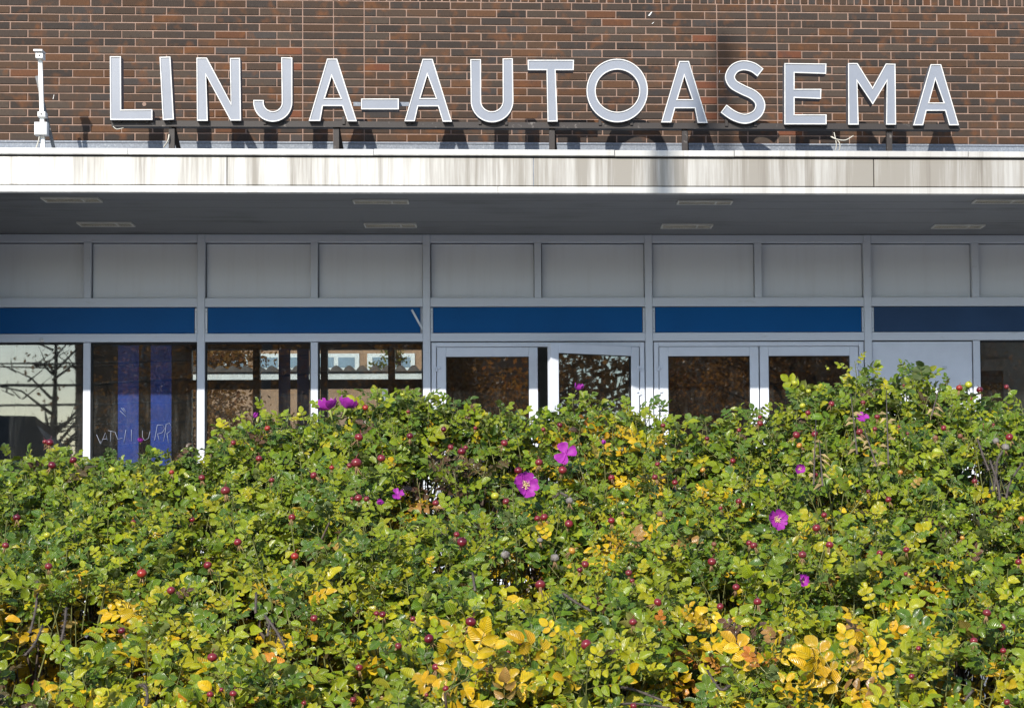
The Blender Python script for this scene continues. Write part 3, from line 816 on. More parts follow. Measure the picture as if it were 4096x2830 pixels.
def soup(name, V, F, mat, parent=None, smooth=False, attrs=None):
    """V (n,3), F (m,3) arrays -> one triangle mesh"""
    me = bpy.data.meshes.new(name)
    V = np.ascontiguousarray(V, dtype=np.float32); F = np.ascontiguousarray(F, dtype=np.int32)
    me.vertices.add(len(V)); me.vertices.foreach_set('co', V.ravel())
    me.loops.add(F.size); me.loops.foreach_set('vertex_index', F.ravel())
    me.polygons.add(len(F)); me.polygons.foreach_set('loop_start', np.arange(0, F.size, 3, dtype=np.int32)); me.polygons.foreach_set('loop_total', np.full(len(F), 3, dtype=np.int32))
    if smooth: me.polygons.foreach_set('use_smooth', np.ones(len(F), dtype=bool))
    for nm, (typ, arr) in (attrs or {}).items():
        a = me.attributes.new(nm, typ, 'POINT'); a.data.foreach_set('color' if typ == 'FLOAT_COLOR' else 'vector', np.ascontiguousarray(arr, dtype=np.float32).ravel())
    me.update(calc_edges=True)
    return link(name, me, mat, parent)
def tree(loc, h, rad, leaf, nleaf, label, sz=0.065, base=0.28, sparse=False, group=None):
    t = empty('tree', loc); tag(t, label, 'tree', group)
    rg = np.random.default_rng(int(abs(loc[0] * 31 + loc[1] * 17)) + 5)
    L = Vector(loc); mb = MB()
    top = L + Vector((rg.uniform(-.3, .3), rg.uniform(-.3, .3), h * 0.86))
    pts = [L + (top - L) * k + Vector((rg.uniform(-.1, .1), rg.uniform(-.1, .1), 0)) * (k > 0) for k in (0, .2, .4, .6, .8, 1)]
    mb.tube(pts, [0.026 * h * x for x in (1, .8, .62, .42, .25, .08)], 8)
    tips = []
    for k in range(22):
        q = rg.uniform(0.22, 0.92); o = L + (top - L) * q; a = rg.uniform(0, 6.28); ln = rad * (1.05 - 0.5 * q) * rg.uniform(.7, 1.1)
        e = o + Vector((math.cos(a) * ln, math.sin(a) * ln, ln * rg.uniform(.25, .8))); mid = o.lerp(e, .5) + Vector((0, 0, .12 * ln))
        mb.tube([o, mid, e], [0.011 * h * (1 - q * .7), 0.006 * h * (1 - q * .7), 0.0015 * h], 5)
        tips.append((o, mid, e))
        for _ in range(4):
            f = o.lerp(e, rg.uniform(.4, 1)); g = f + Vector((rg.uniform(-1, 1), rg.uniform(-1, 1), rg.uniform(-.1, .9))) * ln * .45
            mb.tube([f, g], [0.003 * h, 0.0008 * h], 4); tips.append((f, f.lerp(g, .5), g))
    mb.build('trunk', M['bark'], t)
    if nleaf:
        cl = []
        for o, m_, e in tips:
            for _ in range(3): cl.append(m_.lerp(e, rg.uniform(0, 1.15)))
        cl = np.array([tuple(c) for c in cl]); cl = cl[cl[:, 2] > loc[2] + base * h]
        c = cl[rg.integers(0, len(cl), nleaf)] + rg.normal(0, rad * (0.09 if sparse else 0.15), (nleaf, 3))
        u = rg.normal(size=(nleaf, 3)); u /= np.linalg.norm(u, axis=1)[:, None]; w = rg.normal(size=(nleaf, 3)); v = np.cross(u, w); v /= np.linalg.norm(v, axis=1)[:, None]
        s_ = rg.uniform(.6, 1.2, (nleaf, 1)) * sz
        V = np.stack([c - u * s_, c + v * s_ * .55, c + u * s_, c - v * s_ * .55], 1).reshape(-1, 3)
        i = np.arange(nleaf)[:, None] * 4
        F = np.concatenate([i + [0, 1, 2], i + [0, 2, 3]], 0)
        tag(soup('crown', V, F, leaf, t), kind='stuff')
    return t
# behind the station (seen through two panes): a small platform roof, office block, trees, bus
PY_ = HB + 3.2
pf = empty('platform_shelter', (-6, PY_, 0)); tag(pf, 'low platform shelter with corrugated roof and white beam behind station', 'shelter')
zb0, zb1 = zc(1514, PY_), zc(1485, PY_)
MB().box(-14, 1.5, PY_, PY_ + 0.12, zb0, zb1).build('beam', M['white'], pf)
for k in range(6): MB().box(-13.5 + k * 2.9, -13.42 + k * 2.9, PY_ + 0.13, PY_ + 0.21, 0, zb1).build('post', M['strip'], pf)
nx = 900; xs = np.linspace(-14, 1.5, nx); wz = 0.012 + 0.085 * np.abs(np.sin(xs * math.pi / 0.19))
V = np.concatenate([np.stack([xs, np.full(nx, PY_ - 0.05), zb1 + wz], 1), np.stack([xs, np.full(nx, PY_ + 2.4), zb1 + wz + 0.02], 1), np.stack([xs, np.full(nx, PY_ - 0.05), np.full(nx, zb1 + 0.002)], 1)])
i = np.arange(nx - 1)
F = np.concatenate([np.stack([i, i + 1, i + nx], 1), np.stack([i + 1, i + nx + 1, i + nx], 1), np.stack([i + 2 * nx, i + 1 + 2 * nx, i], 1), np.stack([i + 1 + 2 * nx, i + 1, i], 1)])
soup('roof', V, F, plain('fibre_cement', (0.10, 0.085, 0.075), 0.85), pf)
OY = 46.0
ob = empty('office_block', (-8, OY, 0)); tag(ob, 'tan brick block with white window bands seen through the station glazing', 'building')
M['tan'] = plain('tan_brick', (0.36, 0.22, 0.14), 0.85, 0.2, var=0.15, vs=3)
MB().box(-16, 6, OY, OY + 10, 0, 14).build('wall', M['tan'], ob)
M['skyglass'] = plain('blue_grey_pane', (0.22, 0.30, 0.38), 0.15, 0.6)
z1, z0 = zc(1412, OY), zc(1480, OY)
k = -15.0
while k < 5:
    w = MB().box(k, k + 1.5, OY - 0.06, OY - 0.001, z0, z1).build('window', M['white'], ob)
    MB().box(k + 0.16, k + 0.70, OY - 0.075, OY - 0.0605, z0 + .1, z1 - .12).build('pane', M['skyglass'], w)
    MB().box(k + 0.84, k + 1.36, OY - 0.075, OY - 0.0605, z0 + .1, z1 - .12).build('pane', M['skyglass'], w)
    k += 1.75
G1 = 'autumn trees behind the station'
tree((-7.4, 30, 0), 7.0, 2.4, M['rust_leaf'], 13000, 'rust red autumn tree behind the third window', group=G1)
tree((-5.2, 33, 0), 3.3, 1.7, M['gold_leaf'], 8000, 'golden shrubby tree below the platform beam', group=G1, base=.1)
tree((-3.3, 41, 0), 7.4, 1.2, M['green_leaf'], 2000, 'slim yellow-green tree before the tan block windows', group=G1, sparse=True)
tree((-1.6, 40, 0), 8.0, 1.3, M['green_leaf'], 2600, 'broader yellow-green tree before the tan block', group=G1, sparse=True)
# bus
bth = math.atan2(-11.0, -1.8) - math.pi / 2
bc = Vector((-9.5, -24.0, 0)) - Matrix.Rotation(bth, 3, 'Z') @ Vector((-2.5, 0, 0))
BUS = empty('bus', tuple(bc))
tag(BUS, 'dark blue bus parked across the street, mirrored in the leftmost window', 'bus')
BUS.rotation_euler = (0, 0, bth)
def bput(mb, nm, mt):
    o = mb.build(nm, mt); o.parent = BUS; return o
M['busblue'] = plain('bus_paint', (0.014, 0.024, 0.045), 0.35, 0.4); M['busglass'] = plain('bus_glass', (0.015, 0.02, 0.028), 0.08, 0.7); M['tyre'] = plain('tyre', (0.02, 0.02, 0.02), 0.9)
mb = MB()
prof = [(-1.25, .35), (1.25, .35), (1.25, 2.75), (1.05, 3.05), (-1.05, 3.05), (-1.25, 2.75)]
vs = [(x - 1.25, y, z) for y in (0, 11) for x, z in prof]
mb.add(vs, [tuple(range(6)), tuple(range(11, 5, -1))] + [(k, 6 + k, 6 + (k + 1) % 6, (k + 1) % 6) for k in range(6)])
bput(mb, 'body', M['busblue'])
bput(MB().box(-2.2, -0.3, 1.2, 8.5, 3.055, 3.3), 'roof_unit', M['busblue'])
bput(MB().box(-2.35, -0.15, -0.012, -0.001, 1.45, 2.6), 'rear_window', M['busglass'])
for xx in (0.001, -2.512):
    bput(MB().box(xx, xx + 0.011, 0.2, 10.8, 2.62, 2.75), 'side_stripe', M['white'])
    bput(MB().box(xx, xx + 0.009, 0.3, 10.6, 1.35, 2.55), 'side_window', M['busglass'])
for yy in (2.4, 8.6):
    for xx in (-2.35, -0.15):
        mb = MB(); mb.tube([(xx - .14, yy, .48), (xx + .14, yy, .48)], 0.48, 18); bput(mb, 'wheel', M['tyre'])
for xx in (-2.3, -.2): bput(MB().box(xx - .08, xx + .08, -.02, -.001, .9, 1.3), 'tail_light', plain('tail_red', (.35, .02, .02), .3))
# across the street, mirrored in the door panes
G2 = 'autumn trees across the street'
for k, (x, y, h, r, mt, nl, lb) in enumerate([
        (-8.8, -40, 8.5, 3.0, 'brown_leaf', 5000, 'brown tree mirrored in the striped window'),
        (-2.2, -36, 8.0, 2.8, 'brown_leaf', 6500, 'dark brown tree mirrored in the first door pane'),
        (2.8, -38, 8.8, 3.2, 'rust_leaf', 8000, 'rusty tree mirrored in the closed leaf of the second doorway'),
        (7.6, -37, 8.2, 3.0, 'brown_leaf', 7000, 'brown tree mirrored in the far door pane by the blank panel'),
        (12.0, -35, 8.6, 3.0, 'rust_leaf', 8000, 'red-brown tree mirrored in the rightmost window'),
        (-12.9, -39, 8.0, 2.6, 'brown_leaf', 160, 'half-bare tree mirrored in the leftmost window'),
        (19, -14.0, 8.2, 3.4, 'brown_leaf', 7000, 'brown tree added along the street to darken the open door pane'),  # this and the next two: unseen trees added to keep sky off that pane
        (24, -20.5, 8.4, 3.0, 'rust_leaf', 6000, 'russet tree added beyond the brown one, hiding sky from that pane'),
        (29, -25, 8.4, 3.2, 'brown_leaf', 6000, 'last added brown tree, hiding sky from the open door pane')]):
    tree((x, y, 0), h, r, M[mt], int(nl * 2.0), lb, sz=0.085, base=.15, group=G2)
ac = empty('sky_blocker', (0, -60, 0)); tag(ac, 'added long brown block across the street, hides low sky from the glass', 'building')  # unseen block added to cut low sky out of the reflections
MB().box(-16.6, 60, -70, -60, 0, 8.4).build('wall', plain('brown_sky_block', (0.20, 0.115, 0.07), 0.85, 0.2, var=0.35, vs=0.8), ac)
for k in range(8, 24):
    w = MB().box(-47 + k * 4, -44.6 + k * 4, -59.99, -59.9, 1.4, 3.6).build('window', M['white'], ac)
    MB().box(-46.85 + k * 4, -44.75 + k * 4, -59.89, -59.87, 1.55, 3.45).build('pane', M['skyglass'], w)
for k, (ux, uy) in enumerate(((-15.3, -37), (-11.3, -45))):
    up_ = empty('utility_pole', (ux, uy, 0)); tag(up_, ('nearer' if k == 0 else 'farther') + ' utility pole with sagging wires, mirrored in the leftmost window', 'pole', 'utility poles across the street')
    MB().tube([(ux, uy, 0), (ux, uy, 9)], [0.11, 0.08], 8).build('shaft', M['dullgrey'], up_)
    MB().box(ux - 1.0, ux + 1.0, uy - 0.05, uy + 0.05, 6.6, 6.72).build('cross_arm', M['dullgrey'], up_)
    for q_ in range(5):
        za, zb = 3.9 + q_ * 0.62, 4.4 + q_ * 0.55 + (k - .5) * 1.2
        MB().tube([(ux - 14 + 28 * t, uy - 0.2 * q_, za + (zb - za) * t - 3.0 * t * (1 - t)) for t in np.linspace(0, 1, 9)], 0.022, 4).build('wire', M['gasket'], up_)
# tall light mast behind the photographer; its soft shadow falls on the wall beside the S
mx_, my_ = 1.93 - 0.324 * 20, -20.0
ms = empty('light_mast', (mx_, my_, 0)); tag(ms, 'tall slim light mast across the street, its soft shadow falls near the letter S', 'mast')
mh = EYE + 4.35 + 0.606 * 20
mb = MB(); mb.tube([(mx_, my_, 0), (mx_, my_, mh)], [0.10, 0.075], 12); mb.build('pole', M['dullgrey'], ms)
mb = MB(); mb.ball((mx_, my_, mh), 0.09, 10, 6, 0.6); mb.build('finial', M['dullgrey'], ms)

# ================================================================== the rose hedge
U = 4096 / 2310
SIL = [(-500, 1040), (0, 1020), (60, 1005), (140, 980), (200, 1010), (290, 1022), (340, 992), (400, 1005), (470, 1012), (500, 955), (600, 908), (680, 925), (740, 893), (800, 866), (880, 868), (960, 875), (1020, 890), (1065, 912),
       (1110, 896), (1160, 918), (1230, 918), (1285, 884), (1350, 872), (1400, 890), (1480, 888), (1520, 925), (1560, 945), (1620, 922), (1690, 892), (1740, 912), (1800, 862), (1860, 832), (1930, 803), (2000, 817), (2060, 814), (2110, 840),
       (2160, 846), (2220, 870), (2310, 890), (2700, 880)]
SX = np.array([a * U for a, _ in SIL]); SY = np.array([b * U for _, b in SIL])
YBOT = 3080.0
def lump(x, y):
    return 0.10 * np.sin(x * 0.0041 + 1.3) * np.sin(y * 0.0063 + 0.4) + 0.06 * np.sin(x * 0.0093 + 0.2 + y * 0.004) + 0.04 * np.sin(y * 0.017 + x * 0.006)
def hedge_point(x, s):
    yt = np.interp(x, SX, SY) + 22
    y = YBOT + (yt - YBOT) * s
    dist = 4.5 + 2.0 * s ** 1.35 - lump(x, y) * (1 - s ** 3)
    return y, dist
def world_pts(x, y, dist):
    v = _f[None] * FPX + _r[None] * (x - PPX)[:, None] - _u[None] * (y - PPY)[:, None]
    return CAM[None] + v * (dist / v[:, 1])[:, None]
def nrm(a): return a / np.maximum(np.linalg.norm(a, axis=-1, keepdims=True), 1e-9)
def surf(x, s):
    y, d = hedge_point(x, s); p = world_pts(x, y, d)
    e = 0.02
    y2, d2 = hedge_point(x, s - e); p2 = world_pts(x, y2, d2)
    y3, d3 = hedge_point(x + 60, s); p3 = world_pts(x + 60, y3, d3)
    n = nrm(np.cross(p3 - p, p - p2)); n[n[:, 1] > 0] *= -1
    return p, n, y
GAPS = [(330, 2480, 170, 120), (1080, 2480, 130, 110), (1680, 1960, 130, 70), (3950, 1900, 120, 90), (2030, 2280, 130, 60), (2480, 2760, 260, 60), (3850, 2740, 150, 110),
        (560, 2690, 110, 70), (1290, 2640, 90, 60), (60, 2500, 80, 120), (2900, 2420, 90, 70), (3320, 2000, 120, 60), (150, 2700, 120, 60), (1400, 2480, 80, 50), (3720, 2360, 110, 50), (2780, 2720, 150, 60)]
# leaf: pinnate, seven leaflets, upper side +z, axis +x
LW_ROWS = [(0.16, 0.66), (0.40, 1.0), (0.66, 0.93), (0.88, 0.52)]
def leaflet(base, ang, L, W, rg):
    fold = rg.uniform(0.20, 0.75); droop = rg.uniform(0.0, 1.3); tw = rg.uniform(-.45, .45); wv = rg.uniform(-.5, .5)
    ca, sa = math.cos(ang), math.sin(ang)
    v = []; uv = []
    def pt(t, w):
        x = t * L; y = w * W / 2; z = abs(w) * W / 2 * fold * 1.0 - droop * L * t * t * 0.45 + y * tw + 0.10 * W * abs(w) * math.sin(t * 9 + wv * 6 + w)
        v.append((base[0] + x * ca - y * sa, base[1] + x * sa + y * ca, base[2] + z)); uv.append((w, t, 0))
    pt(0, 0)
    for t, w in LW_ROWS:
        wj = w * rg.uniform(.93, 1.07)
        pt(t, -wj); pt(t, 0); pt(t, wj)
    pt(1, 0)
    f = [(0, 1, 2), (0, 2, 3)]
    for k in range(3):
        a = 1 + 3 * k; b = a + 3
        f += [(a, b, b + 1), (a, b + 1, a + 1), (a + 1, b + 1, b + 2), (a + 1, b + 2, a + 2)]
    f += [(10, 13, 11), (11, 13, 12)]
    return v, f, uv
def leaf_variant(rg):
    V = []; F = []; UV = []; ID = []; n = 0; lid = 0
    arch = rg.uniform(0.5, 4.0)
    zz = lambda x: -arch * x * x
    pairs = [0.034, 0.062, 0.089]
    Ls = rg.uniform(0.033, 0.042)
    if rg.random() < .25: pairs = pairs[:2]
    for k, x in enumerate(pairs):
        for sg in (-1, 1):
            L = Ls * rg.uniform(.85, 1.1) * (0.82 + 0.09 * k)
            v, f, u = leaflet((x, 0, zz(x)), sg * rg.uniform(0.95, 1.25), L, L * rg.uniform(.62, .74), rg)
            V += v; F += [tuple(i + n for i in q) for q in f]; UV += u; ID += [lid] * len(v); n += len(v); lid += 1
    x = pairs[-1] + 0.014
    v, f, u = leaflet((x, 0, zz(x)), rg.uniform(-.2, .2), Ls * 1.12, Ls * .78, rg)
    V += v; F += [tuple(i + n for i in q) for q in f]; UV += u; ID += [lid] * len(v); n += len(v)
    # rachis
    for a, b in ((0, .04), (.04, x)):
        ra = .0012
        base = len(V)
        for xx in (a, b):
            for k in range(3):
                V.append((xx, ra * math.cos(2.1 * k), zz(xx) - .0008 + ra * math.sin(2.1 * k))); UV.append((9, 0, 0)); ID.append(-1)
        for k in range(3):
            k2 = (k + 1) % 3
            F += [(base + k, base + k2, base + 3 + k2), (base + k, base + 3 + k2, base + 3 + k)]
    return np.array(V), np.array(F), np.array(UV, dtype=float), np.array(ID)
VARS = [leaf_variant(np.random.default_rng(100 + k)) for k in range(16)]
# leaf material
n = NT('rose_leaf')
at = n.node('ShaderNodeAttribute', attribute_name='Col'); uvn = n.node('ShaderNodeAttribute', attribute_name='luv')
sx = n.node('ShaderNodeSeparateXYZ'); n.l.new(uvn.outputs['Vector'], sx.inputs[0])
au = n.math('ABSOLUTE', sx.outputs['X'])
c = at.outputs['Color']
mot = n.noise(85, n.pos(), 3)
c = n.mix(1.0, c, n.ramp(mot, [(0.3, (0.78, 0.8, 0.75)), (0.7, (1.2, 1.16, 1.2))]), 'MULTIPLY')
c = n.mix(n.ramp(au, [(0.0, (0.28, 0.28, 0.28)), (0.09, (0, 0, 0))]), c, (0.34, 0.38, 0.12))           # midrib
c = n.mix(n.ramp(au, [(0.80, (0, 0, 0)), (1.0, (0.22, 0.22, 0.22))]), c, (0.40, 0.34, 0.06))          # yellowing margin
c = n.mix(n.ramp(n.noise(130, n.pos(), 2), [(0.68, (0, 0, 0)), (0.74, (0.7, 0.7, 0.7))]), c, (0.16, 0.08, 0.03))  # brown spots
gb = n.node('ShaderNodeNewGeometry')
under = n.mix(0.5, c, (0.19, 0.22, 0.12))
c2 = n.mix(gb.outputs['Backfacing'], c, under)
n.base(c2, n.math('ADD', n.math('MULTIPLY', gb.outputs['Backfacing'], 0.40), 0.26), 0.55)
ve = n.node('ShaderNodeTexWave', wave_type='BANDS', bands_direction='Y'); ve.inputs['Scale'].default_value = 2.2; ve.inputs['Distortion'].default_value = 0.6
mv = n.node('ShaderNodeCombineXYZ'); n.l.new(n.math('SUBTRACT', sx.outputs['Y'], n.math('MULTIPLY', au, 0.45)), mv.inputs['Y']); n.l.new(mv.outputs[0], ve.inputs['Vector'])
n.bump(ve.outputs['Fac'], 0.6, 0.002)
tl = n.node('ShaderNodeBsdfTranslucent'); n.l.new(n.mix(1.0, c, (1.3, 1.25, 0.5), 'MULTIPLY'), tl.inputs[0])
mx = n.node('ShaderNodeMixShader'); mx.inputs[0].default_value = 0.17
n.l.new(n.bsdf.outputs[0], mx.inputs[1]); n.l.new(tl.outputs[0], mx.inputs[2]); n.l.new(mx.outputs[0], n.out.inputs['Surface'])
M['rose'] = n.m
M['cane'] = plain('rose_cane', (0.10, 0.075, 0.06), 0.85, 0.2, var=0.35, vs=40)
M['greencane'] = plain('green_cane', (0.13, 0.14, 0.045), 0.7, 0.3, var=0.3, vs=40)

# ---- hips and flowers measured in the photograph: (x, y, radius px, colour)
HIPS = []
def hp(ox, oy, sc, lst, col='r'):
    for t in lst:
        HIPS.append((ox + t[0] / sc, oy + t[1] / sc, t[2] / sc, t[3] if len(t) > 3 else col))
hp(0, 1400, 2.217, [(443, 820, 35, 'd'), (400, 812, 22), (462, 1020, 36, 'd'), (650, 975, 33, 'd'), (995, 1065, 33, 'y'), (1522, 1082, 23, 'b'), (1790, 1130, 30), (2000, 1245, 42), (150, 1485, 33, 'd'), (1183, 1525, 24), (1705, 1500, 24), (2070, 820, 24)])
hp(1024, 1400, 2.217, [(102, 692, 27, 'b'), (970, 508, 26, 'b'), (885, 475, 24, 'b'), (912, 773, 38), (890, 1000, 47), (830, 1022, 25), (1112, 957, 36), (27, 960, 30), (512, 1110, 32), (140, 1150, 23), (672, 1040, 22, 'b'), (908, 1308, 35), (980, 1318, 26), (850, 1315, 18), (1727, 860, 27), (1825, 898, 37, 'd'), (1860, 863, 22), (2203, 825, 33), (320, 1482, 32), (1595, 1355, 30), (1665, 700, 25, 'd'), (1365, 760, 30, 'd'), (1350, 545, 18), (1944, 690, 18), (2217, 1340, 30), (2120, 1290, 36, 'y'), (383, 570, 22, 'y'), (1300, 390, 22, 'y'), (1105, 435, 16, 'y')])
hp(2048, 1400, 2.217, [(278, 703, 21), (425, 665, 25, 'd'), (1340, 667, 22), (240, 995, 35), (57, 1067, 36, 'd'), (450, 1062, 38), (883, 1132, 30), (1268, 1125, 28), (1445, 1172, 27), (1690, 1060, 25, 'o'), (1960, 980, 25), (2010, 1340, 28), (1850, 1400, 20), (1312, 1450, 28, 'w'), (285, 1480, 35), (225, 1490, 28), (505, 1538, 38), (882, 1510, 32), (2200, 650, 28), (2200, 592, 20), (2013, 708, 20), (1730, 783, 22, 'd'), (1290, 1010, 22), (510, 1335, 33, 'g'), (980, 1445, 15, 'w')])
hp(3072, 1400, 2.217, [(235, 292, 27, 'y'), (360, 362, 24, 'y'), (307, 492, 28, 'y'), (1780, 305, 33, 'y'), (530, 163, 14, 'y'), (563, 477, 28), (843, 465, 22), (968, 590, 25), (812, 725, 32), (948, 698, 22), (415, 742, 30), (252, 752, 35), (277, 845, 27, 'o'), (1697, 335, 30, 'b'), (1877, 352, 30, 'd'), (1798, 432, 22), (1557, 690, 28), (2140, 770, 35), (1705, 762, 25, 'w'), (1485, 778, 25, 'w'), (1238, 738, 14), (1173, 1082, 24, 'o'), (1833, 1162, 27), (420, 1105, 25), (890, 1252, 20, 'd'), (1068, 1325, 28), (498, 1460, 27), (430, 1575, 38), (355, 555, 25), (2115, 325, 22), (1910, 660, 13), (2000, 660, 13), (1160, 678, 12), (2245, 1495, 28, 'o'), (2105, 862, 36, 'g'), (2022, 805, 30, 'g'), (1203, 312, 12)])
hp(1000, 2100, 2.187, [(392, 270, 35, 'b'), (1855, 145, 44, 'd'), (1808, 80, 27), (560, 810, 32), (1108, 770, 25), (1160, 778, 30, 'd'), (1425, 818, 25), (1932, 845, 48, 'd'), (1565, 990, 43, 'd'), (1298, 1055, 32), (955, 1243, 33), (1628, 1240, 38), (1877, 1178, 37, 'w'), (1712, 1425, 28), (1545, 1480, 17), (902, 1525, 28), (472, 1553, 24)])
hp(0, 2100, 2.186, [(412, 85, 30, 'y'), (425, 358, 33), (1240, 418, 42, 'b'), (2080, 148, 35), (1817, 348, 36), (1497, 568, 37), (1065, 920, 33, 'd'), (1857, 1153, 43), (1838, 1477, 30), (2040, 1470, 32), (1935, 1435, 20), (50, 175, 30), (300, 1385, 20)])
hp(1800, 2100, 2.186, [(1067, 222, 32, 'o'), (1183, 340, 33), (1135, 390, 25, 'd'), (790, 520, 45), (1563, 415, 30), (1593, 485, 22), (1817, 672, 37), (1190, 1040, 48), (610, 1020, 28), (630, 1095, 40), (510, 1112, 22), (1600, 845, 35), (1605, 1580, 30), (485, 258, 38, 'g'), (787, 130, 25, 'g'), (917, 285, 38, 'g')])
hp(2748, 2100, 2.187, [(237, 165, 24, 'w'), (218, 318, 38), (545, 157, 27), (585, 178, 33), (430, 540, 33), (290, 708, 30), (618, 668, 37), (1010, 257, 37), (1248, 172, 35)])
hp(3422, 2100, 2.187, [(213, 245, 30), (445, 212, 28), (440, 425, 20), (1425, 320, 30), (935, 110, 22, 'o'), (1150, 765, 38), (1280, 888, 37), (1035, 1010, 35), (1292, 1095, 28), (550, 1073, 22), (490, 1318, 27), (1325, 1545, 30)])
# x, y, radius px, facing (dx, dz) towards camera offset, kind
FLOWERS = [(1318, 1640, 62, (-.35, 1.0), 'up'), (1384, 1634, 60, (.35, 1.0), 'up'), (2306, 1560, 22, (.3, .4), 'bud'), (2262, 1815, 58, (-.2, .3), 'torn'), (2100, 1940, 66, (.35, .1), 'open'), (1590, 1978, 32, (.3, .6), 'torn'),
           (1538, 2011, 20, (-.4, .1), 'bud'), (3449, 1672, 34, (0, .9), 'torn'), (3198, 1874, 30, (.1, -.1), 'cup'), (3105, 2077, 56, (.3, .1), 'open'), (3207, 2322, 38, (.2, .3), 'cup'), (1016, 1672, 15, (.5, .9), 'bud'), (561, 1770, 13, (.1, 1), 'bud'), (2411, 1777, 12, (.2, .9), 'bud')]
def s_at(px, py):
    yt = np.interp(px, SX, SY) + 22
    return min(1.0, max(0.02, (YBOT - py) / (YBOT - yt)))
def hedge_spot(px, py, outw):
    s_ = s_at(px, py); d = hedge_point(np.array([px]), np.array([s_]))[1][0]
    return P(px, py, CAM[1] + d - outw), d - outw
SPOTS = []
for h in HIPS:
    w, d = hedge_spot(h[0], h[1], 0.07); SPOTS.append((h[0], h[1], h[2] + 5, d))
for fl_ in FLOWERS:
    w, d = hedge_spot(fl_[0], fl_[1], 0.12); SPOTS.append((fl_[0], fl_[1], fl_[2] * .95, d))
SPOTS = np.array(SPOTS)

hedge = empty('rose_hedge', (0, -12.0, 0.06))
tag(hedge, 'wide rose hedge with green and yellow leaves, red hips and magenta flowers', 'hedge')
# ---- shoots
NS = 2950
x = RNG.uniform(-420, 4520, NS * 3); s_ = RNG.uniform(0.0, 1.0, NS * 3)
keep = RNG.random(NS * 3) < (0.45 + 0.55 * s_)       # the far part is foreshortened
x, s_ = x[keep][:NS], s_[keep][:NS]
x = np.r_[x, RNG.uniform(-200, 4300, 260)]; s_ = np.r_[s_, RNG.uniform(0.93, 1.0, 260)]; NS = len(x)
pts, nor, yy = surf(x, s_)
deep = np.where(RNG.random(NS) < 0.43, RNG.uniform(0.12, 0.50, NS), RNG.uniform(-0.025, 0.06, NS))
for gx, gy, ga, gb_ in GAPS:
    ing = ((x - gx) / ga) ** 2 + ((yy - gy) / gb_) ** 2 < 1.35
    kill = ing & (RNG.random(NS) < 0.95) & (deep < 0.24)
    deep[kill] = 9
ok = deep < 5
# the far slope of the hedge
x2 = RNG.uniform(-420, 4520, 560); p2, n2, _ = surf(x2, np.full(560, 1.0)); q2 = RNG.uniform(0, 1, 560)
p2 = p2 + np.stack([np.zeros(560), q2 * 0.8, -0.75 * q2 ** 1.6 * (p2[:, 2] - .1)], 1); n2 = nrm(np.stack([np.zeros(560), 0.3 + q2, 1.2 - q2], 1))
x = np.r_[x[ok], x2]; yy = np.r_[yy[ok], np.full(560, 1000.)]; deep = np.r_[deep[ok], RNG.uniform(0, .1, 560)]
front = np.r_[np.ones(ok.sum(), bool), np.zeros(560, bool)]
pts = np.r_[pts[ok], p2]; nor = np.r_[nor[ok], n2]
tips = pts - nor * deep[:, None]
dirs = nrm(nor * 0.42 + np.array([0, 0, 0.72]) + RNG.normal(0, 0.24, tips.shape))
PAL = {'green': [(0.135, 0.195, 0.010), (0.175, 0.230, 0.010), (0.095, 0.160, 0.012), (0.215, 0.258, 0.010), (0.060, 0.115, 0.014)],
       'lime': [(0.27, 0.28, 0.009), (0.33, 0.31, 0.010)], 'yellow': [(0.58, 0.385, 0.010), (0.64, 0.44, 0.018), (0.52, 0.32, 0.010)],
       'orange': [(0.52, 0.22, 0.02), (0.46, 0.17, 0.025)], 'tan': [(0.42, 0.26, 0.07), (0.32, 0.17, 0.05)], 'bronze': [(0.085, 0.06, 0.022), (0.10, 0.05, 0.03)]}
LV = []; LF = []; LC = []; LU = []; LO = []       # per leaf arrays
MET = []
sun = np.array(SUN_DIR)
YPATCH = [(2340, 1700, 230, 90), (2500, 1760, 200, 90), (2440, 2130, 240, 130), (2850, 2620, 240, 130), (620, 2360, 260, 160), (160, 2280, 200, 130), (1700, 1860, 160, 130), (3300, 1950, 150, 140), (1900, 2720, 300, 100), (2700, 2450, 180, 120), (480, 2750, 220, 90), (1150, 2300, 200, 120), (3650, 2250, 220, 120), (4000, 2700, 160, 120), (1250, 2700, 200, 100), (2700, 1900, 250, 100), (60, 2650, 120, 150)]
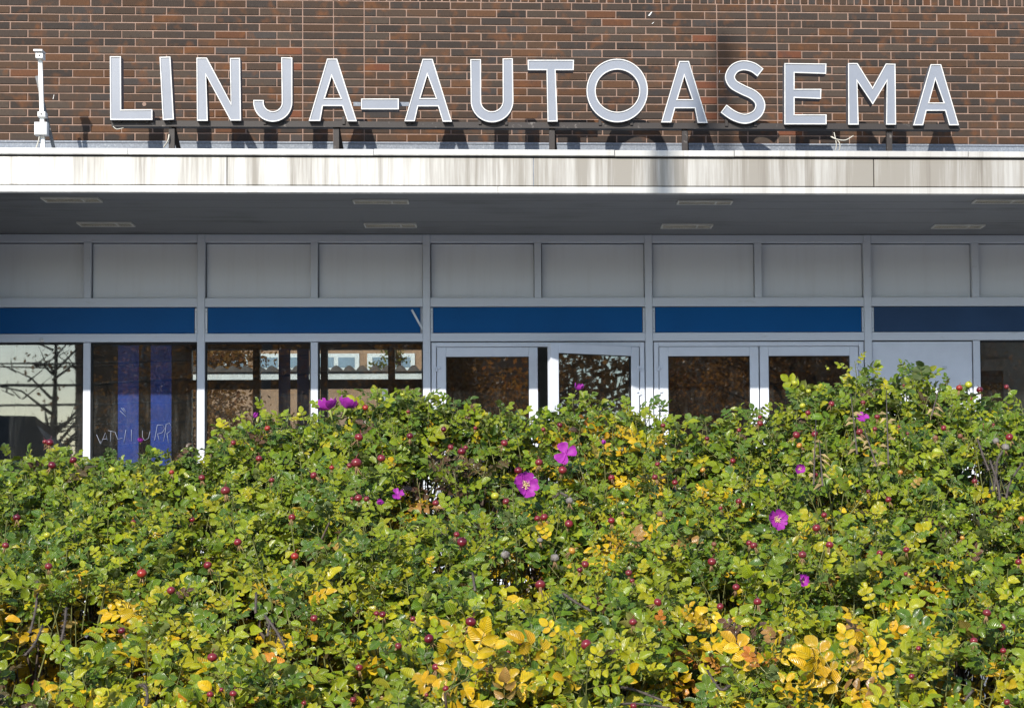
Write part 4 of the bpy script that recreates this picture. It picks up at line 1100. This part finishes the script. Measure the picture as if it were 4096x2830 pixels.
for i in range(len(tips)):
    d = dirs[i]; e1 = nrm(np.cross(d, [0.31, 0.2, 0.93])); e2 = np.cross(d, e1); a0 = RNG.uniform(0, 6.28)
    yel = 0.05 if yy[i] > 1800 else 0.02
    if front[i]:
        for gx, gy, ga, gb_ in YPATCH:
            q = ((x[i] - gx) / ga) ** 2 + ((yy[i] - gy) / gb_) ** 2
            if q < 1: yel += 0.55 * (1 - q)
        yel += 0.22 * max(0, (yy[i] - 2150) / 700)
    yel = yel * 0.8 + 3.0 * max(0, deep[i] - 0.04)
    if not front[i]: yel = 0.0
    orange_zone = front[i] and abs(x[i] - 2950) < 260 and yy[i] > 2500
    bronze_zone = front[i] and (abs(x[i] - 1850) < 130 and abs(yy[i] - 1850) < 90 or (x[i] < 230 and yy[i] > 2650) or abs(x[i] - 3030) < 120 and abs(yy[i] - 2530) < 60)
    nl = RNG.integers(5, 9)
    for k in range(nl):
        th = a0 + 2.4 * k + RNG.uniform(-.3, .3)
        lift = 1.0 - 0.16 * k + RNG.uniform(-.2, .2)
        ax = nrm(e1 * math.cos(th) + e2 * math.sin(th) + d * max(lift, -.1))
        nn = d * 0.30 + sun * 0.62 + nor[i] * 0.30 + RNG.normal(0, 0.27, 3)
        zx = nrm(nn - ax * (nn @ ax)); yx = np.cross(zx, ax)
        sc = min(1.0, 0.55 + 0.16 * k) * RNG.uniform(0.85, 1.15) * ((0.99 - 0.20 * min(1, max(0, (2650 - yy[i]) / 850))) if front[i] else 0.95)
        o = tips[i] - d * (0.022 * k + 0.01)
        MET.append((i, k, o, ax, yx, zx, sc, yel, orange_zone, bronze_zone))
def pick(pal): return np.array(PAL[pal][RNG.integers(len(PAL[pal]))])
cen = np.array([m[2] + m[3] * 0.065 * m[6] for m in MET])
v_ = cen - CAM; zc_ = v_ @ _f
cpx = PPX + FPX * (v_ @ _r) / zc_; cpy = PPY - FPX * (v_ @ _u) / zc_; cd_ = v_[:, 1]
tip_out = np.array([deep[m[0]] for m in MET])
# keep the measured hips and flowers open to view, and the outline as measured
drop = cpy < np.interp(cpx, SX, SY) - 14 + RNG.uniform(-16, 22, len(cpx))
for gx, gy, ga, gb_ in GAPS:
    drop |= (((cpx - gx) / ga) ** 2 + ((cpy - gy) / gb_) ** 2 < 0.75) & (RNG.random(len(cpx)) < 0.85) & (tip_out < 0.24)
for hx, hy, hr, hd_ in SPOTS:
    rr = np.hypot(cpx - hx, cpy - hy)
    drop |= (rr < hr + (12 if hy < np.interp(hx, SX, SY) + 130 else 20)) & (cd_ < hd_ + 0.03) & (RNG.random(len(cpx)) < 0.93)
infr = (cpx > 30) & (cpx < 4066) & (cpy > 0) & (cpy < 2800)
score = np.where(drop | ~infr | ~front[[m[0] for m in MET]], -1, np.array([m[6] for m in MET]) * (6 / cd_) - 6.0 * np.maximum(tip_out, -0.03) - 0.05 * np.array([m[1] for m in MET]))
single = set(np.argsort(-score)[:300].tolist())
off = 0
for li, m in enumerate(MET):
    if drop[li]: continue
    i, k, o, ax, yx, zx, sc, yel, oz, bz = m
    V, F, UV, ID = VARS[RNG.integers(len(VARS))]
    W = o + (V[:, 0:1] * ax + V[:, 1:2] * yx + V[:, 2:3] * zx) * sc
    pr = yel * (0.5 + 0.16 * k); r_ = RNG.random()
    if deep[i] < 0.05 and k < 4 and not any(((x[i] - g_[0]) / g_[2]) ** 2 + ((yy[i] - g_[1]) / g_[3]) ** 2 < 1 for g_ in YPATCH[:3]): pr *= 0.3
    if bz and r_ < .4: pal = 'bronze'
    elif oz and r_ < .10: pal = 'orange'
    elif r_ < pr: pal = 'yellow' if RNG.random() < .88 else ('tan' if RNG.random() < .85 else 'orange')
    elif r_ < pr + 0.07 + 0.24 * min(1, max(0, (yy[i] - 1900) / 700)): pal = 'lime'
    elif r_ > 0.992: pal = 'bronze'
    else: pal = 'green'
    b = pick(pal) * RNG.uniform(.88, 1.12) * (1.15 if pal in ('green', 'lime') else 1.0)
    C = np.empty((len(V), 4)); C[:, 3] = 1
    for j in range(ID.max() + 1): C[ID == j, :3] = b * RNG.uniform(.86, 1.14) * RNG.uniform(.94, 1.06, 3)
    C[ID == -1, :3] = (0.22, 0.22, 0.08)
    if li in single:
        soup('leaf', W, F, M['rose'], hedge, True, {'Col': ('FLOAT_COLOR', C), 'luv': ('FLOAT_VECTOR', UV)})
    else:
        LV.append(W); LF.append(F + off); LC.append(C); LU.append(UV); off += len(V)
tag(soup('foliage', np.concatenate(LV), np.concatenate(LF), M['rose'], hedge, True, {'Col': ('FLOAT_COLOR', np.concatenate(LC)), 'luv': ('FLOAT_VECTOR', np.concatenate(LU))}), kind='stuff')
# ---- canes: a twig under every shoot, rising from crowns in the bed
mbt = MB(); mbg = MB()
crowns = [(cx_, cy_) for cx_ in np.linspace(-2.3, 2.3, 15) for cy_ in (-12.7, -12.1, -11.5)]
for i in range(len(tips)):
    t = Vector(tips[i]); d = Vector(dirs[i])
    a = t - d * RNG.uniform(0.16, 0.24)
    mbg.tube([a, t - d * .08, t + d * 0.004], [0.0024, 0.0018, 0.0011], 4, cap=False)
    if RNG.random() < 0.45:
        cx_, cy_ = min(crowns, key=lambda c_: (c_[0] - a.x) ** 2 + (c_[1] - a.y) ** 2 + random.uniform(0, .15))
        g = Vector((cx_ + random.uniform(-.15, .15), cy_ + random.uniform(-.15, .15), 0.05))
        m1 = g.lerp(a, 0.45) + Vector((random.uniform(-.08, .08), random.uniform(-.08, .08), 0.05)); m2 = g.lerp(a, 0.8) + Vector((random.uniform(-.04, .04), random.uniform(-.04, .04), -0.01))
        mbt.tube([g, m1, m2, a], [0.0075, 0.006, 0.0045, 0.003], 5, cap=False)
tag(mbg.build('twigs', M['greencane'], hedge), kind='stuff')
tag(mbt.build('canes', M['cane'], hedge), kind='stuff')
# bent dead canes with thorns, open to view
M['deadcane'] = plain('dead_cane', (0.10, 0.082, 0.07), 0.9, 0.1, var=0.3, vs=40)
def cane(pxs, r=0.0032):
    w = [tuple(hedge_spot(a, b, o_)[0]) for a, b, o_ in smooth_line(pxs, 4)]
    mb = MB(); mb.tube(w, r, 6)
    for k in range(1, len(w)):
        for _ in range(5):
            p_ = Vector(w[k - 1]).lerp(Vector(w[k]), random.random()); q_ = Vector((random.uniform(-1, 1), random.uniform(-1, 1), random.uniform(-.3, .6))).normalized()
            mb.tube([p_ + q_ * r * .7, p_ + q_ * (r + .009)], [0.0011, 0.0002], 3, cap=False)
    mb.build('dead_cane', M['deadcane'], hedge)
for c_ in ([(3910, 1755, .06), (3935, 1830, .05), (3955, 1880, .05)], [(4020, 1790, .06), (3990, 1840, .06), (3985, 1900, .05), (3975, 1960, .04)], [(3960, 1840, .05), (3990, 1930, .05), (4000, 2000, .03)], [(4090, 1850, .05), (4040, 1930, .05), (4025, 1990, .04)],
           [(150, 2320, .0), (145, 2420, .02), (120, 2530, .0)], [(170, 2500, .0), (140, 2570, .02), (100, 2620, .0)], [(265, 2430, .02), (258, 2500, .02), (245, 2560, .0)], [(1025, 2370, .03), (1022, 2450, .03)], [(1060, 2460, .02), (1110, 2530, .02), (1140, 2590, .0)], [(1080, 2480, .01), (1070, 2540, .02)],
           [(2480, 2745, .05), (2560, 2765, .05), (2650, 2800, .04)], [(2440, 2820, .05), (2540, 2812, .05), (2680, 2830, .05)], [(1890, 2290, .05), (1900, 2360, .06)], [(2250, 2370, .06), (2300, 2405, .06), (2360, 2440, .05)], [(2220, 1990, .06), (2240, 1970, .07), (2270, 1985, .08)], [(580, 2740, .06), (590, 2780, .06), (585, 2820, .05)], [(560, 2742, .07), (572, 2737, .07), (584, 2750, .06)], [(3890, 2760, .03), (3860, 2800, .03)], [(2830, 2680, .05), (2880, 2755, .05), (2920, 2740, .05)]): cane(c_)
# ---- hips
n = NT('hip_red')
def hipmat(name, c, c2, rough=0.22, bump=0.0):
    n = NT(name); cc = n.mix(n.ramp(n.noise(60, n.pos(), 2), [(0.35, (0, 0, 0)), (0.7, (1, 1, 1))]), c, c2); n.base(cc, rough, 0.5)
    if bump: n.bump(n.noise(220, n.pos()), bump, 0.004)
    return n.m
HM = {'r': hipmat('hip_crimson', (0.19, 0.014, 0.022), (0.14, 0.025, 0.028), 0.3), 'd': hipmat('hip_dark', (0.08, 0.005, 0.014), (0.14, 0.010, 0.02), 0.28), 'b': hipmat('hip_scarlet', (0.30, 0.028, 0.015), (0.22, 0.025, 0.02), 0.3),
      'y': hipmat('hip_unripe', (0.38, 0.36, 0.03), (0.30, 0.34, 0.03)), 'o': hipmat('hip_orange', (0.45, 0.16, 0.03), (0.40, 0.26, 0.04)), 'w': hipmat('hip_brown', (0.16, 0.05, 0.03), (0.24, 0.13, 0.06), 0.5, 0.5), 'g': hipmat('hip_withered', (0.24, 0.22, 0.20), (0.12, 0.10, 0.09), 0.9, 0.9)}
M['sepal'] = plain('dry_sepal', (0.27, 0.165, 0.085), 0.8, 0.2, var=0.3, vs=60); M['gsepal'] = plain('green_sepal', (0.22, 0.26, 0.06), 0.7, 0.3)
def hip_mesh(rg, wither):
    mb = MB(); nu, nv = 14, 9; vs = [(0, 0, 0.86)]
    for j in range(1, nv):
        a = math.pi * j / nv
        rr = math.sin(a); zz = math.cos(a) * .86
        if j == nv - 1: zz += 0.06
        for i_ in range(nu):
            k_ = 1 + (rg.uniform(-.16, .12) if wither else rg.uniform(-.012, .012)); b = 2 * math.pi * i_ / nu
            vs.append((rr * math.cos(b) * k_, rr * math.sin(b) * k_, zz * (k_ if wither else 1)))
    vs.append((0, 0, -0.72))
    fs = [(0, 1 + i_, 1 + (i_ + 1) % nu) for i_ in range(nu)]
    for j in range(nv - 2):
        b = 1 + j * nu; fs += [(b + i_, b + nu + i_, b + nu + (i_ + 1) % nu, b + (i_ + 1) % nu) for i_ in range(nu)]
    b = 1 + (nv - 2) * nu; fs += [(b + i_, len(vs) - 1, b + (i_ + 1) % nu) for i_ in range(nu)]
    mb.add(vs, fs, True)
    mb.tube([(0, 0, .82), (.05, 0, 1.2), (.3, .35, 1.8)], [.12, .07, .06], 5)
    return mb.mesh('rose_hip')
def sepal_mesh(rg):
    mb = MB()
    mb.tube([(0, 0, -.66), (0, 0, -1.0)], [.34, .20], 8)
    for k in range(5):
        a = k * 1.2566 + rg.uniform(-.3, .3); c_, s2 = math.cos(a), math.sin(a); L_ = rg.uniform(1.2, 2.5); cu = rg.uniform(-.1, 1.0)
        pts_ = [(c_ * .16, s2 * .16, -.85), (c_ * (.25 + .35 * cu), s2 * (.25 + .35 * cu), -.85 - .45 * L_), (c_ * (.3 + .9 * cu), s2 * (.3 + .9 * cu), -.8 - .95 * L_)]
        mb.tube(pts_, [.13, .09, .02], 4)
    return mb.mesh('calyx')
HV = [hip_mesh(np.random.default_rng(k), False) for k in range(3)]; HVW = hip_mesh(np.random.default_rng(9), True)
SV = [sepal_mesh(np.random.default_rng(20 + k)) for k in range(5)]
HMESH = {}
for k_, mt in HM.items():
    HMESH[k_] = []
    for src in (HV if k_ not in 'gw' else [HVW]):
        me = src.copy(); me.materials.append(mt); HMESH[k_].append(me)
SMESH = {}
for k_, mt in (('dry', M['sepal']), ('green', M['gsepal'])):
    SMESH[k_] = []
    for src in SV: me = src.copy(); me.materials.append(mt); SMESH[k_].append(me)
HI = Matrix.Translation(hedge.location).inverted()
for h in HIPS:
    w, d = hedge_spot(h[0], h[1], 0.07)
    rad = h[2] * d / FPX * 1.04
    o = bpy.data.objects.new('rose_hip', random.choice(HMESH[h[3]])); COL.objects.link(o)
    o.parent = hedge
    up = h[3] == 'y' and random.random() < .6
    rot = Matrix.Rotation(random.uniform(0, 6.28), 4, 'Z') @ Matrix.Rotation(random.uniform(-.9, .9) + (math.pi if up else 0), 4, 'X') @ Matrix.Rotation(random.uniform(0, 6.28), 4, 'Z')
    o.matrix_basis = Matrix.Translation(Vector(w) - hedge.location) @ rot @ Matrix.Scale(rad, 4)
    c_ = bpy.data.objects.new('calyx', random.choice(SMESH['green' if h[3] == 'y' else 'dry'])); COL.objects.link(c_)
    c_.parent = o
# ---- flowers
n = NT('petal')
c = n.ramp(n.noise(70, n.pos(), 3), [(0.3, (0.27, 0.02, 0.27)), (0.7, (0.45, 0.045, 0.43))])
n.base(c, 0.55, 0.3)
tl = n.node('ShaderNodeBsdfTranslucent'); n.l.new(c, tl.inputs[0]); mx = n.node('ShaderNodeMixShader'); mx.inputs[0].default_value = 0.3
n.l.new(n.bsdf.outputs[0], mx.inputs[1]); n.l.new(tl.outputs[0], mx.inputs[2]); n.l.new(mx.outputs[0], n.out.inputs['Surface'])
M['petal'] = n.m
M['stamen'] = plain('stamen', (0.72, 0.60, 0.28), 0.7)
def petal(rg, cup, L_=1.0, W_=1.05):
    nu, nv = 6, 5; vs = []
    for j in range(nv):
        t = j / (nv - 1); wd = W_ * (0.22, 0.50, 0.76, 0.82, 0.50)[j]
        for i_ in range(nu):
            u = i_ / (nu - 1) * 2 - 1
            r0 = t * L_ * (1 - (.10 * (1 - abs(u)) + .08 * abs(u)) * (t > .95))
            el = cup * (0.35 + .65 * t); z = math.sin(el) * r0 + abs(u) ** 2 * .10 * W_ + rg.uniform(-.13, .13) * t; rr = math.cos(el) * r0
            vs.append((rr, u * wd / 2, z))
    fs = [(j * nu + i_, j * nu + i_ + 1, (j + 1) * nu + i_ + 1, (j + 1) * nu + i_) for j in range(nv - 1) for i_ in range(nu - 1)]
    return vs, fs
for fi, (px, py, rp, (dx, dz), kd) in enumerate(FLOWERS):
    w, d = hedge_spot(px, py, 0.12)
    rad = rp * d / FPX * 0.9
    rg = np.random.default_rng(300 + fi)
    fo = empty('flower', tuple(Vector(w) - hedge.location)); fo.parent = hedge
    zax = Vector((dx, {'bud': -.3, 'up': .35}.get(kd, -1.0), dz)).normalized(); q_ = zax.to_track_quat('Z', 'Y')
    fo.rotation_mode = 'QUATERNION'; fo.rotation_quaternion = q_; fo.scale = (rad,) * 3
    cup = {'open': .42, 'cup': .95, 'up': .8, 'torn': .25, 'bud': 1.35}[kd]
    angs = [k * 1.2566 + rg.uniform(-.15, .15) for k in range(5)]
    if kd == 'torn': angs = [0.3, 1.9, 3.9, 4.5]
    for k, a in enumerate(angs):
        vs, fs = petal(rg, cup * rg.uniform(.55, 1.4), 1.0 if kd != 'bud' else 1.9, 1.05)
        R_ = Matrix.Rotation(a, 3, 'Z')
        vs = [tuple(R_ @ Vector((v[0], v[1], v[2] + .02 * k))) for v in vs]
        mb = MB(); mb.add(vs, fs, True)
        o = mb.build('petal', M['petal']); o.parent = fo
    if kd in ('open', 'cup'):
        mb = MB(); mb.ball((0, 0, .06), .13, 8, 6, .5)
        for _ in range(34):
            a = rg.uniform(0, 6.28); r1 = rg.uniform(.1, .34); e = (math.cos(a) * r1, math.sin(a) * r1, .18 + rg.uniform(0, .14))
            mb.tube([(e[0] * .3, e[1] * .3, .05), e], [.012, .012], 3); mb.ball(e, .032, 5, 4)
        o = mb.build('stamens', M['stamen']); o.parent = fo
    mb = MB(); mb.tube([(0, 0, -.05), (0, 0, -.25), (.05, 0, -.8)], [.16, .10, .035], 6); o = mb.build('stalk', M['gsepal']); o.parent = fo
# ---- withered weed stalks standing in the hedge
M['dryleaf'] = plain('dry_weed_leaf', (0.33, 0.25, 0.12), 0.9, 0.1, var=.3, vs=60)
WD = [((735, 385), (790, 920), 'leftmost'), ((1048, 350), (1068, 1010), 'tallest straight'), ((425, 610), (405, 1190), 'left thin upright'), ((840, 660), (965, 1030), 'slanting middle'), ((455, 800), (485, 1200), 'short low'), ((1530, 290), (1450, 580), 'right leaning')]
for k, (a, b, wh) in enumerate(WD):
    A_, B_ = [(3072 + q_[0] / 2.217, 1400 + q_[1] / 2.217) for q_ in (a, b)]
    pts_ = [hedge_spot(A_[0] + (B_[0] - A_[0]) * t, A_[1] + (B_[1] - A_[1]) * t, 0.13)[0] for t in (0, .25, .5, .75, 1)]
    dw = empty('dry_weed', tuple(pts_[-1])); tag(dw, 'withered grey weed stalk in the hedge near the right flower, ' + wh, 'weed', 'dry weeds in the hedge')
    mb = MB(); mb.tube([tuple(q_) for q_ in pts_], [.0012, .0018, .0022, .0026, .003], 5); mb.build('stalk', M['deadcane'], dw)
    mb = MB()
    for _ in range(9):
        t = random.uniform(.3, 1); i0 = min(3, int(t * 4)); p_ = Vector(pts_[i0]).lerp(Vector(pts_[i0 + 1]), t * 4 - i0); a1 = random.uniform(0, 6.28)
        e = p_ + Vector((math.cos(a1) * .03, math.sin(a1) * .02 - .01, random.uniform(-.03, .01))); sd_ = Vector((-.3, random.uniform(-.5, .5), .6)).normalized() * .005
        m_ = p_.lerp(e, .5) + Vector((0, 0, .006)); mb.add([p_, m_ + sd_, e, m_ - sd_], [(0, 1, 2), (0, 2, 3)])
    mb.build('withered_leaves', M['dryleaf'], dw)
